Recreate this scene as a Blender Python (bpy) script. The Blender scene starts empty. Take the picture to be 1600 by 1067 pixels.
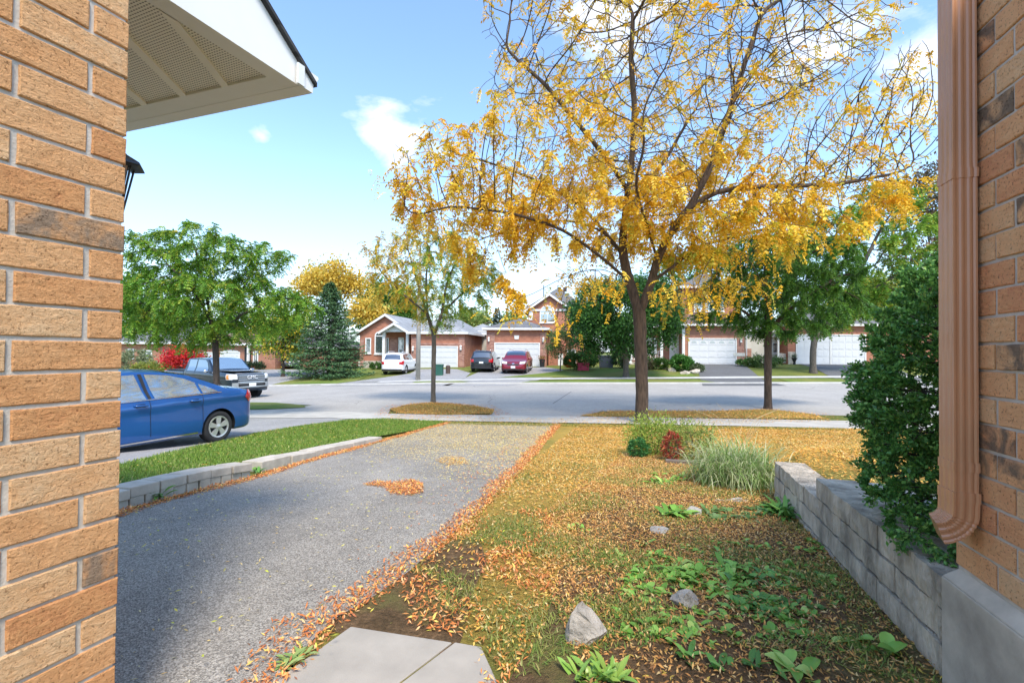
import bpy, bmesh, math, random
import numpy as np
from mathutils import Vector, Matrix
R = math.radians
C = bpy.context.scene.collection
scene = bpy.context.scene
rnd = random.Random(7)
rng = np.random.default_rng(11)
# ------------------------------------------------------------ camera
F = 740.0; PITCH = R(0.8); ROLL = R(0.5); SH = 4.5; EYE = 2.0
cd = bpy.data.cameras.new('camera'); cam = bpy.data.objects.new('camera', cd); C.objects.link(cam)
scene.camera = cam
cd.sensor_width = 36; cd.lens = 36*F/1600; cd.shift_y = SH/1600
cd.clip_start = .05; cd.clip_end = 2000
MR = Matrix.Rotation(R(90)+PITCH, 4, 'X') @ Matrix.Rotation(ROLL, 4, 'Z')
cam.matrix_world = Matrix.Translation((0,0,EYE)) @ MR
CR = np.array(MR.to_3x3())
# ------------------------------------------------------------ light
SUN_EL, SUN_AZ = R(55), math.atan2(-.96, .28)      # direction to the sun in XY
tosun = Vector((math.cos(SUN_EL)*math.cos(SUN_AZ), math.cos(SUN_EL)*math.sin(SUN_AZ), math.sin(SUN_EL)))
sd = bpy.data.lights.new('sun', 'SUN'); sun = bpy.data.objects.new('sun', sd); C.objects.link(sun)
sd.energy = 2.8; sd.angle = R(15); sd.color = (1, .90, .76)
sun.rotation_euler = tosun.to_track_quat('Z', 'Y').to_euler()
w = bpy.data.worlds.new('World'); scene.world = w; w.use_nodes = True
nt = w.node_tree; N = nt.nodes; L = nt.links
bg = N['Background']; bg.inputs[1].default_value = .15
sky = N.new('ShaderNodeTexSky'); sky.sky_type = 'NISHITA'; sky.sun_disc = False
sky.sun_elevation = SUN_EL; sky.sun_rotation = math.pi/2 - SUN_AZ
sky.air_density = 1.0; sky.dust_density = .6; sky.ozone_density = 1.6
tc = N.new('ShaderNodeTexCoord')
sep = N.new('ShaderNodeSeparateXYZ'); L.new(tc.outputs['Generated'], sep.inputs[0])
def M(op, a, b=None, c=None, clamp=False, nd=None):
    n = (nd or N).new('ShaderNodeMath'); n.operation = op; n.use_clamp = clamp
    lk = n.id_data.links
    for i, v in enumerate((a, b, c)):
        if v is None: continue
        if hasattr(v, 'links'): lk.new(v, n.inputs[i])
        else: n.inputs[i].default_value = v
    return n.outputs[0]
def mixc(nodes, fac, a, b, mode='MIX'):
    n = nodes.new('ShaderNodeMix'); n.data_type = 'RGBA'; n.blend_type = mode; lk = n.id_data.links
    for i, v in ((0, fac), (6, a), (7, b)):
        if hasattr(v, 'links'): lk.new(v, n.inputs[i])
        elif isinstance(v, (tuple, list)): n.inputs[i].default_value = (*v, 1) if len(v) == 3 else v
        else: n.inputs[i].default_value = v
    return n.outputs[2]
zz = M('MAXIMUM', sep.outputs[2], 0.0)
# pale hazy band toward the horizon, clouds by direction noise
hz = M('POWER', M('SUBTRACT', 1.0, M('MINIMUM', M('MULTIPLY', zz, 2.3), 1.0)), 1.8)
c1 = mixc(N, 1.0, sky.outputs[0], (1.45, 1.55, 1.58), 'MULTIPLY')
c2 = mixc(N, M('MULTIPLY', hz, .74), c1, (3.35, 4.05, 5.15))
mp = N.new('ShaderNodeMapping'); mp.inputs['Scale'].default_value = (1, 1, 2.1); L.new(tc.outputs['Generated'], mp.inputs[0])
cn = N.new('ShaderNodeTexNoise'); cn.inputs['Scale'].default_value = 5.5; cn.inputs['Detail'].default_value = 7; cn.inputs['Roughness'].default_value = .56
cn.inputs['Distortion'].default_value = .25
L.new(mp.outputs[0], cn.inputs[0])
def blob(px, py, s):
    d = CR @ np.array([(px-800)/F, (533.5-py+SH)/F, -1.0]); d /= np.linalg.norm(d)
    n = N.new('ShaderNodeVectorMath'); n.operation = 'DISTANCE'; n.inputs[1].default_value = tuple(d); L.new(tc.outputs['Generated'], n.inputs[0])
    return M('MULTIPLY', M('SUBTRACT', 1.0, M('DIVIDE', n.outputs['Value'], s), clamp=True), .30)
bl = M('ADD', M('ADD', blob(660,190,.15), blob(590,212,.08)), M('ADD', blob(1340,20,.20), blob(1470,140,.12)))
bl = M('ADD', bl, M('ADD', blob(960,5,.22), blob(410,215,.04)))
cf = M('SMOOTH_MIN', M('MULTIPLY', M('SUBTRACT', M('ADD', cn.outputs[0], bl), .70, clamp=True), 5), 1.0, .2)
c3 = mixc(N, M('MULTIPLY', cf, .88), c2, (5.8, 5.9, 6.1))
L.new(c3, bg.inputs[0])
scene.view_settings.view_transform = 'Standard'; scene.view_settings.look = 'None'
scene.view_settings.exposure = 0.78; scene.view_settings.gamma = 1
# ------------------------------------------------------------ geometry of the ground
HY = np.array([-30, 0, 1.7, 3.2, 4.4, 5.7, 7, 8.5, 10, 11.5, 13, 14.5, 16, 28.5, 30, 32, 34, 36, 38, 40, 42, 44, 60, 120, 400])
HH = np.array([1.2,1.2,1.23,1.27,1.32,1.43,1.55,1.69,1.80,1.87,1.92,1.96,2.0,2.0,1.97,1.88,1.78,1.68,1.59,1.51,1.45,1.42,1.35,1.1,.6])
YCUT = sorted(set(list(map(float, HY))+[float(round(v, 3)) for v in np.concatenate([np.arange(-9, 1.2, .4), np.arange(1.2, 10, .1), np.arange(10, 16, .4), np.arange(16, 60, 1.0)])]+[70.,80.,100.,150.,200.,300.,400.,700.,1200.]))
XCUT = [float(round(v, 3)) for v in np.concatenate([np.arange(-260, -20, 20), np.arange(-20, 1, .5), np.arange(1, 5.4, .1), np.arange(5.5, 20, .5), np.arange(20, 270, 10)])]
def sst(a, b, x): t = np.clip((x-a)/(b-a), 0, 1); return t*t*(3-2*t)
def gz(X, Y):
    h = np.interp(Y, HY, HH)
    h = h + np.clip(.035*(-X-5), 0, .5)*sst(6, 12, Y) - np.clip(.03*(X-2), 0, .4)*sst(31, 40, Y)
    h = h + .05*sst(-4.4,-6.0,X)*sst(11,8,Y)
    xw = 1.64+.296*(np.asarray(Y)-1.79); k = sst(4.2, 8.5, Y)
    h = h - .31*(1-sst(4.6, 9.5, Y))*sst(.12, .23+2.2*k, X-xw)     # the ground held up by the block wall
    return EYE - h
def ray(px, py):
    d = CR @ np.array([(px-800)/F, (533.5-py+SH)/F, -1.0]); return d/d[1]
def A(px, py, Y): d = ray(px, py); return Vector((d[0]*Y, Y, EYE+d[2]*Y))
def G(px, py, dz=0.0):
    d = ray(px, py); lo, hi = .3, 300.0; ys = np.linspace(.5, 200, 4000)
    f = EYE+d[2]*ys - gz(d[0]*ys, ys)
    k = np.argmax(f < 0) if (f < 0).any() else 3999
    lo, hi = ys[max(k-1,0)], ys[k]
    for _ in range(20):
        m = (lo+hi)/2
        if EYE+d[2]*m - float(gz(d[0]*m, m)) < 0: hi = m
        else: lo = m
    return Vector((d[0]*lo, lo, float(gz(d[0]*lo, lo))+dz))
def GX(X, Y, dz=0.0): return Vector((X, Y, float(gz(X, Y))+dz))
# ------------------------------------------------------------ materials
def newmat(name):
    m = bpy.data.materials.new(name); m.use_nodes = True
    return m, m.node_tree.nodes, m.node_tree.links, m.node_tree.nodes['Principled BSDF']
def noise(nd, lk, vec, scale, detail=4, rough=.55, dist=0):
    n = nd.new('ShaderNodeTexNoise'); n.inputs['Scale'].default_value = scale; n.inputs['Detail'].default_value = detail
    n.inputs['Roughness'].default_value = rough; n.inputs['Distortion'].default_value = dist
    if vec is not None: lk.new(vec, n.inputs[0])
    return n.outputs[0]
def ramp(nd, lk, v, stops):
    r = nd.new('ShaderNodeValToRGB'); e = r.color_ramp.elements
    while len(e) < len(stops): e.new(.5)
    for i, (p, c) in enumerate(stops): e[i].position = p; e[i].color = (*c, 1)
    lk.new(v, r.inputs[0]); return r.outputs[0]
def ocoord(nd, lk, scale=(1,1,1), geo=False):
    t = nd.new('ShaderNodeTexCoord'); m = nd.new('ShaderNodeMapping'); m.inputs['Scale'].default_value = scale
    lk.new(t.outputs['Object'], m.inputs[0]); return m.outputs[0]
def bump(nd, lk, b, hgt, strength, dist):
    n = nd.new('ShaderNodeBump'); n.inputs['Strength'].default_value = strength; n.inputs['Distance'].default_value = dist
    lk.new(hgt, n.inputs['Height']); lk.new(n.outputs[0], b.inputs['Normal']); return n
def bump_dummy(): pass
def simple(name, col, rough=.6, metal=0, coat=0, var=.15, scale=3, bscale=0, bstr=.3, bdist=.01, stretch=(1,1,1), spec=.5):
    m, nd, lk, b = newmat(name)
    v = ocoord(nd, lk, stretch)
    n1 = noise(nd, lk, v, scale, 5)
    a = tuple(c*(1-var) for c in col); c = tuple(min(1, c*(1+var)) for c in col)
    lk.new(ramp(nd, lk, n1, [(.3, a), (.7, c)]), b.inputs['Base Color'])
    b.inputs['Roughness'].default_value = rough; b.inputs['Metallic'].default_value = metal
    b.inputs['Coat Weight'].default_value = coat; b.inputs['Coat Roughness'].default_value = .06; b.inputs['Specular IOR Level'].default_value = spec
    if bscale: bump(nd, lk, b, noise(nd, lk, v, bscale, 6), bstr, bdist)
    return m
def leafmat(name, trans=.35, rough=.45):
    m, nd, lk, b = newmat(name)
    a = nd.new('ShaderNodeAttribute'); a.attribute_name = 'col'
    lk.new(a.outputs['Color'], b.inputs['Base Color']); b.inputs['Roughness'].default_value = rough; b.inputs['Specular IOR Level'].default_value = .3
    t = nd.new('ShaderNodeBsdfTranslucent'); lk.new(a.outputs['Color'], t.inputs[0])
    mx = nd.new('ShaderNodeMixShader'); mx.inputs[0].default_value = trans
    lk.new(b.outputs[0], mx.inputs[1]); lk.new(t.outputs[0], mx.inputs[2]); lk.new(mx.outputs[0], nd['Material Output'].inputs[0])
    return m
def ground_mat(name, stops, s1, s2, bsc=60, bstr=.5, bdist=.02, mixn=.5, rough=.95, big=None):
    m, nd, lk, b = newmat(name); v = ocoord(nd, lk)
    n1 = noise(nd, lk, v, s1, 6, .6); n2 = noise(nd, lk, v, s2, 6, .75)
    f = M('ADD', M('MULTIPLY', n1, 1-mixn, nd=nd), M('MULTIPLY', n2, mixn, nd=nd), nd=nd)
    c = ramp(nd, lk, f, stops)
    if big:
        n3 = noise(nd, lk, v, big[0], 4, .5)
        c = mixc(nd, ramp(nd, lk, n3, [(big[1], (0,0,0)), (big[2], (1,1,1))]), c, big[3])
    lk.new(c, b.inputs['Base Color']); b.inputs['Roughness'].default_value = rough; b.inputs['Specular IOR Level'].default_value = .2
    bump(nd, lk, b, noise(nd, lk, v, bsc, 5, .7), bstr, bdist)
    return m
def asphalt(name, lo, hi, sc=220, bstr=.6, patch=.12, worn=1.0, crack=0):
    m, nd, lk, b = newmat(name); v = ocoord(nd, lk)
    vo = nd.new('ShaderNodeTexVoronoi'); vo.inputs['Scale'].default_value = sc; lk.new(v, vo.inputs[0])
    n0 = noise(nd, lk, v, sc*.9, 3, .7)
    s = nd.new('ShaderNodeSeparateColor'); lk.new(vo.outputs['Color'], s.inputs[0])
    f = M('ADD', M('MULTIPLY', s.outputs[0], .6, nd=nd), M('MULTIPLY', n0, .4, nd=nd), nd=nd)
    c = ramp(nd, lk, f, [(.15, lo), (.55, tuple((a+b_)/2 for a, b_ in zip(lo, hi))), (.85, hi), (.97, tuple(min(1, 1.9*a) for a in hi))])
    n2 = noise(nd, lk, v, .55, 5, .6, .6); k = ramp(nd, lk, n2, [(.3, (1-patch,)*3), (.7, (1+patch*.9,)*3)])
    c = mixc(nd, 1.0, c, k, 'MULTIPLY')
    n4 = noise(nd, lk, v, 6, 5, .7); k = ramp(nd, lk, n4, [(.35, (.9,)*3), (.65, (1.06,)*3)])
    c = mixc(nd, worn, c, k, 'MULTIPLY')
    if crack:
        vc = nd.new('ShaderNodeTexVoronoi'); vc.feature = 'DISTANCE_TO_EDGE'; vc.inputs['Scale'].default_value = crack
        wn = nd.new('ShaderNodeTexNoise'); wn.inputs['Scale'].default_value = 1.3; wn.inputs['Detail'].default_value = 6; lk.new(v, wn.inputs[0])
        va = nd.new('ShaderNodeVectorMath'); va.operation = 'MULTIPLY_ADD'; va.inputs[1].default_value = (.9,.9,0); lk.new(wn.outputs[1], va.inputs[0]); lk.new(v, va.inputs[2]); lk.new(va.outputs[0], vc.inputs[0])
        lim = .0035*crack/.25
        kk = M('MULTIPLY', M('LESS_THAN', vc.outputs['Distance'], lim, nd=nd), ramp(nd, lk, noise(nd, lk, v, .35, 2), [(.48, (0,0,0)), (.55, (.7,.7,.7))]), nd=nd)
        c = mixc(nd, kk, c, tuple(x*.45 for x in lo))
        st = noise(nd, lk, v, 1.9, 3, .5); c = mixc(nd, M('MULTIPLY', ramp(nd, lk, st, [(.62, (0,0,0)), (.72, (1,1,1))]), .28, nd=nd), c, tuple(x*.9 for x in lo))
    lk.new(c, b.inputs['Base Color']); b.inputs['Roughness'].default_value = .85; b.inputs['Specular IOR Level'].default_value = .35
    bump(nd, lk, b, vo.outputs['Distance'], bstr, .006)
    return m
def near_brick(name, cols, dark, mortar=False):
    m, nd, lk, b = newmat(name); v = ocoord(nd, lk)
    g = nd.new('ShaderNodeNewGeometry')
    n1 = noise(nd, lk, v, 14, 6, .65, .4); n2 = noise(nd, lk, v, 110, 4, .75)
    n5 = noise(nd, lk, ocoord(nd, lk, (1,1,2.5)), 26, 6, .75, 1.2)
    f = M('ADD', M('MULTIPLY', g.outputs['Random Per Island'], .36, nd=nd), M('ADD', M('MULTIPLY', n1, .40, nd=nd), M('MULTIPLY', n5, .30, nd=nd), nd=nd), nd=nd)
    c = ramp(nd, lk, f, [(.22, cols[0]), (.38, cols[1]), (.6, cols[2]), (.8, cols[3])])
    n3 = noise(nd, lk, v, 9, 5, .6, .8)
    rr = M('FRACT', M('MULTIPLY', g.outputs['Random Per Island'], 17.3, nd=nd), nd=nd)
    dk = M('MULTIPLY', M('GREATER_THAN', rr, .86, nd=nd), ramp(nd, lk, n3, [(.40, (0,0,0)), (.58, (.9,.9,.9))]), nd=nd)
    c = mixc(nd, dk, c, dark)
    pit = ramp(nd, lk, n2, [(.34, (.30,.25,.2)), (.44, (1,1,1))])
    c = mixc(nd, .85, c, pit, 'MULTIPLY')
    lk.new(c, b.inputs['Base Color']); b.inputs['Roughness'].default_value = .9; b.inputs['Specular IOR Level'].default_value = .25
    h = M('ADD', M('MULTIPLY', n2, .45, nd=nd), M('ADD', n1, M('MULTIPLY', n5, .8, nd=nd), nd=nd), nd=nd)
    bump(nd, lk, b, h, 1.0, .012)
    return m
def far_brick(name, c1, c2, mort):
    m, nd, lk, b = newmat(name)
    t = nd.new('ShaderNodeTexCoord'); s = nd.new('ShaderNodeSeparateXYZ'); lk.new(t.outputs['Object'], s.inputs[0])
    cb = nd.new('ShaderNodeCombineXYZ'); lk.new(M('ADD', s.outputs[0], s.outputs[1], nd=nd), cb.inputs[0]); lk.new(s.outputs[2], cb.inputs[1])
    br = nd.new('ShaderNodeTexBrick'); lk.new(cb.outputs[0], br.inputs[0])
    br.inputs['Color1'].default_value = (*c1, 1); br.inputs['Color2'].default_value = (*c2, 1); br.inputs['Mortar'].default_value = (*mort, 1)
    br.inputs['Scale'].default_value = 1; br.inputs['Brick Width'].default_value = .26; br.inputs['Row Height'].default_value = .088
    br.inputs['Mortar Size'].default_value = .008; br.inputs['Bias'].default_value = .1
    n = noise(nd, lk, t.outputs['Object'], 1.2, 6, .6)
    c = mixc(nd, 1.0, br.outputs[0], ramp(nd, lk, n, [(.3, (.78,.78,.8)), (.7, (1.15,1.12,1.1))]), 'MULTIPLY')
    lk.new(c, b.inputs['Base Color']); b.inputs['Roughness'].default_value = .9
    return m
def shingle(name, c1, c2):
    m, nd, lk, b = newmat(name)
    t = nd.new('ShaderNodeTexCoord'); s = nd.new('ShaderNodeSeparateXYZ'); lk.new(t.outputs['Object'], s.inputs[0])
    cb = nd.new('ShaderNodeCombineXYZ'); lk.new(s.outputs[0], cb.inputs[0]); lk.new(M('MULTIPLY', s.outputs[2], 1.6, nd=nd), cb.inputs[1])
    br = nd.new('ShaderNodeTexBrick'); lk.new(cb.outputs[0], br.inputs[0])
    br.inputs['Color1'].default_value = (*c1, 1); br.inputs['Color2'].default_value = (*c2, 1); br.inputs['Mortar'].default_value = tuple(x*.6 for x in c1)+(1,)
    br.inputs['Scale'].default_value = 1; br.inputs['Brick Width'].default_value = .3; br.inputs['Row Height'].default_value = .14; br.inputs['Mortar Size'].default_value = .012
    n = noise(nd, lk, t.outputs['Object'], 1.5, 6, .6)
    c = mixc(nd, 1.0, br.outputs[0], ramp(nd, lk, n, [(.3, (.8,.8,.8)), (.7, (1.2,1.2,1.2))]), 'MULTIPLY')
    lk.new(c, b.inputs['Base Color']); b.inputs['Roughness'].default_value = .9
    return m
def glassy(name, col, rough=.04, mirror=.5):
    m, nd, lk, b = newmat(name)
    b.inputs['Base Color'].default_value = (*col, 1); b.inputs['Roughness'].default_value = rough; b.inputs['Specular IOR Level'].default_value = 1.0
    b.inputs['Coat Weight'].default_value = 1; b.inputs['Coat Roughness'].default_value = .02
    gl = nd.new('ShaderNodeBsdfGlossy'); gl.inputs['Roughness'].default_value = rough; gl.inputs[0].default_value = (.8,.88,.95,1)
    v = ocoord(nd, lk); n = nd.new('ShaderNodeBump'); n.inputs['Strength'].default_value = .08; n.inputs['Distance'].default_value = .02
    lk.new(noise(nd, lk, v, 1.7, 2), n.inputs['Height']); lk.new(n.outputs[0], gl.inputs['Normal'])
    mx = nd.new('ShaderNodeMixShader'); mx.inputs[0].default_value = mirror
    lk.new(b.outputs[0], mx.inputs[1]); lk.new(gl.outputs[0], mx.inputs[2]); lk.new(mx.outputs[0], nd['Material Output'].inputs[0])
    return m
MT = {}
MT['leaf'] = leafmat('foliage'); MT['dryleaf'] = leafmat('fallen leaflets', .15, .7); MT['gloss_leaf'] = leafmat('glossy foliage', .2, .3)
MT['needle'] = leafmat('needles', .1, .6)
MT['bark'] = simple('brown bark', (.085,.055,.036), .95, var=.5, scale=6, bscale=14, bstr=.9, bdist=.03, stretch=(4,4,.7))
MT['bark_grey'] = simple('grey bark', (.11,.092,.072), .95, var=.4, scale=6, bscale=14, bstr=.8, bdist=.02, stretch=(4,4,.8))
MT['bark_dark'] = simple('dark bark', (.06,.045,.035), .95, var=.4, scale=6, bscale=14, bstr=.6, bdist=.02, stretch=(4,4,1))
MT['grass'] = ground_mat('lawn', [(.3,(.07,.085,.02)),(.45,(.12,.15,.03)),(.6,(.20,.20,.045)),(.75,(.30,.24,.08))], .5, 22, 90, .8, .03, .55)
MT['lawn_green'] = ground_mat('green lawn', [(.3,(.07,.12,.02)),(.5,(.14,.20,.035)),(.7,(.24,.27,.07))], .8, 25, 90, .8, .03, .5, big=(.35,.45,.7,(.24,.22,.07)))
MT['litter'] = ground_mat('lawn under fallen leaves', [(.3,(.16,.16,.035)),(.42,(.34,.26,.06)),(.52,(.52,.34,.07)),(.66,(.68,.46,.13))], 1.1, 30, 70, 1, .04, .62, big=(.9,.48,.72,(.24,.25,.06)))
MT['soil'] = ground_mat('garden soil', [(.3,(.05,.035,.015)),(.5,(.16,.10,.05)),(.66,(.34,.21,.11))], 4, 45, 60, 1, .03, .6, big=(2.2,.50,.62,(.20,.19,.06)))
MT['drive'] = asphalt('driveway asphalt', (.125,.112,.095), (.50,.46,.40), 165, .8, .20)
MT['street'] = asphalt('street asphalt', (.31,.292,.265), (.45,.425,.39), 60, .3, .09, crack=.13)
MT['drive2'] = asphalt('worn asphalt', (.22,.215,.21), (.42,.41,.40), 90, .5)
MT['drive3'] = asphalt('dark asphalt', (.08,.08,.082), (.19,.19,.19), 60, .5)
MT['concrete'] = simple('sidewalk concrete', (.44,.42,.38), .9, var=.16, scale=2.2, bscale=120, bstr=.3, bdist=.004)
MT['kerb'] = simple('kerb concrete', (.50,.49,.46), .9, var=.15, scale=2)
MT['slab'] = simple('walkway slab', (.36,.33,.285), .85, var=.14, scale=5, bscale=160, bstr=.35, bdist=.003)
MT['block'] = simple('grey concrete block', (.46,.39,.30), .95, var=.5, scale=9, bscale=48, bstr=1, bdist=.035, stretch=(1,1,.35))
MT['paver'] = simple('tan concrete block', (.50,.445,.37), .95, var=.2, scale=7, bscale=110, bstr=.6, bdist=.006)
MT['found'] = simple('foundation concrete', (.45,.395,.32), .9, var=.4, scale=3.5, bscale=40, bstr=.3, bdist=.01)
MT['rock'] = simple('grey rock', (.40,.365,.315), .95, var=.4, scale=9, bscale=35, bstr=1, bdist=.02)
MT['mortar'] = simple('mortar', (.54,.49,.42), .95, var=.15, scale=20, bscale=150, bstr=.5, bdist=.004)
MT['mortar_shade'] = simple('shaded mortar', (.46,.41,.36), .95, var=.15, scale=20, bscale=150, bstr=.5, bdist=.004)  # darker copy of mortar, the right wall's shade put into its colour
MT['nbrick'] = near_brick('buff orange brick', [(.58,.24,.10),(.68,.335,.14),(.75,.42,.20),(.76,.53,.31)], (.28,.21,.15))
MT['nbrick_r'] = near_brick('orange red brick', [(.62,.23,.12),(.74,.34,.16),(.80,.43,.21),(.78,.50,.28)], (.16,.12,.09))
MT['spout'] = simple('brown painted aluminium', (.53,.25,.125), .38, var=.22, scale=3, coat=.3, stretch=(1,1,.3))
MT['white'] = simple('white painted metal', (.78,.76,.72), .5, var=.05, scale=2)
MT['cream'] = simple('cream siding', (.62,.60,.54), .7, var=.06, scale=1)
MT['trim'] = simple('white trim', (.75,.74,.71), .6, var=.06, scale=2)
MT['gdoor'] = simple('white garage door', (.64,.65,.66), .5, var=.04, scale=2)
MT['brickA'] = far_brick('red brown brick', (.36,.14,.08), (.46,.20,.12), (.30,.22,.18))
MT['brickB'] = far_brick('orange red brick wall', (.36,.125,.07), (.46,.18,.10), (.34,.22,.17))
MT['brickC'] = far_brick('accent brick', (.27,.10,.07), (.46,.24,.17), (.40,.30,.26))
MT['roof_grey'] = shingle('grey shingles', (.12,.12,.125), (.19,.19,.195))
MT['roof_brown'] = shingle('brown shingles', (.15,.09,.08), (.22,.14,.12))
MT['roof_light'] = shingle('pale shingles', (.26,.27,.28), (.34,.35,.36))
MT['roof_dark'] = shingle('charcoal shingles', (.03,.03,.032), (.06,.06,.06))
MT['glass'] = glassy('window glass', (.06,.08,.10), .06, .35)
MT['cglass'] = glassy('car glass', (.03,.035,.04), .03, .38)
MT['bglass'] = glassy('side window glass', (.16,.24,.32), .05, .38)  # pale blue base colour stands in for sky reflected in the panes
MT['dglass'] = glassy('dark car glass', (.015,.017,.02), .05, .16)
MT['tyre'] = simple('tyre rubber', (.022,.022,.024), .85, var=.2, scale=8)
MT['rim'] = simple('silver rim', (.62,.63,.65), .3, metal=.7, var=.05)
MT['dark'] = simple('dark plastic', (.018,.018,.02), .6, var=.2)
MT['chrome'] = simple('chrome', (.75,.76,.78), .12, metal=1, var=.02)
MT['blue'] = simple('blue paint', (.010,.105,.36), .28, metal=.35, coat=1, var=.04)
MT['darkblue'] = simple('dark blue paint', (.010,.022,.042), .3, metal=.4, coat=1, var=.05)
MT['silver'] = simple('silver and hood sheen', (.42,.45,.48), .3, metal=.5, coat=1, var=.05)  # bumper and grille metal; on the hood it paints reflected sky
MT['wpaint'] = simple('white paint', (.80,.81,.82), .3, coat=1, var=.03)
MT['black'] = simple('black paint', (.012,.013,.016), .25, metal=.2, coat=1, var=.1)
MT['red'] = simple('dark red paint', (.24,.006,.022), .28, metal=.35, coat=1, var=.05)
MT['lens'] = simple('clear lamp lens', (.75,.76,.78), .12, coat=1, var=.05)
MT['redlens'] = simple('red lamp lens', (.55,.012,.02), .15, coat=1, var=.1)
MT['amber'] = simple('amber lens', (.75,.25,.04), .2, coat=1, var=.1)
MT['pole'] = simple('weathered concrete pole', (.36,.33,.29), .9, var=.2, scale=4)
MT['green_box'] = simple('green enamel', (.02,.10,.07), .5, var=.15)
MT['brown_box'] = simple('brown enamel', (.09,.06,.045), .6, var=.15)
MT['red_box'] = simple('magenta plastic', (.45,.03,.08), .5, var=.1)
MT['orange_box'] = simple('orange plastic', (.65,.13,.03), .5, var=.1)
MT['bin'] = simple('slate plastic', (.10,.12,.16), .5, var=.1)
MT['timber'] = simple('weathered timber', (.16,.12,.09), .9, var=.3, scale=8, stretch=(1,1,6))
MT['iron'] = simple('black iron', (.03,.03,.032), .45, var=.2)
MT['street_crack'] = simple('tar line', (.07,.07,.072), .8)
MT['yellow_paint'] = simple('chalk white', (.7,.7,.68), .9, var=.1)
# ------------------------------------------------------------ object helpers
def tag(o, label=None, cat=None, group=None, kind=None):
    if label: o['label'] = label
    if cat: o['category'] = cat
    if group: o['group'] = group
    if kind: o['kind'] = kind
    return o
def thing(name, label, cat, loc=(0,0,0), rz=0, group=None):
    o = bpy.data.objects.new(name, None); C.objects.link(o); o.empty_display_size = .2
    o.location = loc; o.rotation_euler = (0,0,rz); return tag(o, label, cat, group)
class MB:
    def __init__(s): s.v = []; s.f = []; s.col = None
    def add(s, vs, fs):
        b = len(s.v); s.v.extend([tuple(p) for p in vs]); s.f.extend([tuple(i+b for i in f) for f in fs]); return s
    def box(s, x0, x1, y0, y1, z0, z1):
        return s.add([(x0,y0,z0),(x1,y0,z0),(x1,y1,z0),(x0,y1,z0),(x0,y0,z1),(x1,y0,z1),(x1,y1,z1),(x0,y1,z1)],
                     [(0,3,2,1),(4,5,6,7),(0,1,5,4),(1,2,6,5),(2,3,7,6),(3,0,4,7)])
    def obox(s, o, ax, ay, az):   # oriented box, corner o and edge vectors
        o, ax, ay, az = map(Vector, (o, ax, ay, az))
        p = [o, o+ax, o+ax+ay, o+ay]; p += [q+az for q in p]
        return s.add(p, [(0,3,2,1),(4,5,6,7),(0,1,5,4),(1,2,6,5),(2,3,7,6),(3,0,4,7)])
    def prism(s, poly, d):        # polygon in 3D extruded by vector d
        d = Vector(d); n = len(poly); a = [Vector(p) for p in poly]
        return s.add(a+[p+d for p in a], [tuple(range(n))[::-1], tuple(range(n, 2*n))]+[(i, (i+1)%n, n+(i+1)%n, n+i) for i in range(n)])
    def tube(s, pts, rad, n=8, cap=True, jit=0):
        pts = [Vector(p) for p in pts]; rings = []; ref = Vector((.31,.95,.05)).normalized()
        for i, p in enumerate(pts):
            t = (pts[min(i+1, len(pts)-1)]-pts[max(i-1, 0)])
            if t.length < 1e-9: t = Vector((0,0,1))
            t.normalize(); u = ref - t*ref.dot(t)
            if u.length < 1e-3: u = Vector((1,0,0)) - t*t.x
            u.normalize(); ref = u; w_ = t.cross(u); r = rad[i] if hasattr(rad, '__len__') else rad
            rings.append([p+(u*math.cos(2*math.pi*k/n)+w_*math.sin(2*math.pi*k/n))*r*(1+(rnd.uniform(-jit,jit) if jit else 0)) for k in range(n)])
        vs = [q for r_ in rings for q in r_]; fs = []
        for i in range(len(rings)-1):
            for k in range(n): fs.append((i*n+k, i*n+(k+1)%n, (i+1)*n+(k+1)%n, (i+1)*n+k))
        if cap: fs.append(tuple(range(n))[::-1]); m = (len(rings)-1)*n; fs.append(tuple(range(m, m+n)))
        return s.add(vs, fs)
    def lathe(s, prof, c=(0,0,0), axis='z', n=24, cap=True):
        vs = []; fs = []; c = Vector(c)
        for r, h in prof:
            for k in range(n):
                a = 2*math.pi*k/n; x, y = r*math.cos(a), r*math.sin(a)
                vs.append(c+Vector((x, y, h)) if axis == 'z' else (c+Vector((x, h, y)) if axis == 'y' else c+Vector((h, x, y))))
        for i in range(len(prof)-1):
            for k in range(n): fs.append((i*n+k, i*n+(k+1)%n, (i+1)*n+(k+1)%n, (i+1)*n+k))
        if cap: fs.append(tuple(range(n))[::-1]); m = (len(prof)-1)*n; fs.append(tuple(range(m, m+n)))
        return s.add(vs, fs)
    def build(s, name, mat, parent=None, smooth=False, world=False, bev=0):
        me = bpy.data.meshes.new(name); me.from_pydata(s.v, [], s.f); me.materials.append(mat if not isinstance(mat, str) else MT[mat])
        b = bmesh.new(); b.from_mesh(me); bmesh.ops.recalc_face_normals(b, faces=b.faces); b.to_mesh(me); b.free()
        if smooth: me.polygons.foreach_set('use_smooth', [True]*len(me.polygons))
        if s.col is not None: setcol(me, s.col)
        o = bpy.data.objects.new(name, me); C.objects.link(o)
        if parent is not None:
            o.parent = parent
            if world:
                p = parent; off = Vector((0,0,0))
                while p is not None: off += p.location; p = p.parent
                me.transform(Matrix.Translation(-off))
        if bev:
            m = o.modifiers.new('b', 'BEVEL'); m.width = bev; m.segments = 2; m.limit_method = 'ANGLE'
        return o
def setcol(me, col):
    a = me.color_attributes.new('col', 'FLOAT_COLOR', 'POINT'); c = np.ones((len(me.vertices), 4)); c[:, :3] = col
    a.data.foreach_set('color', c.astype(np.float32).ravel())
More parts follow.
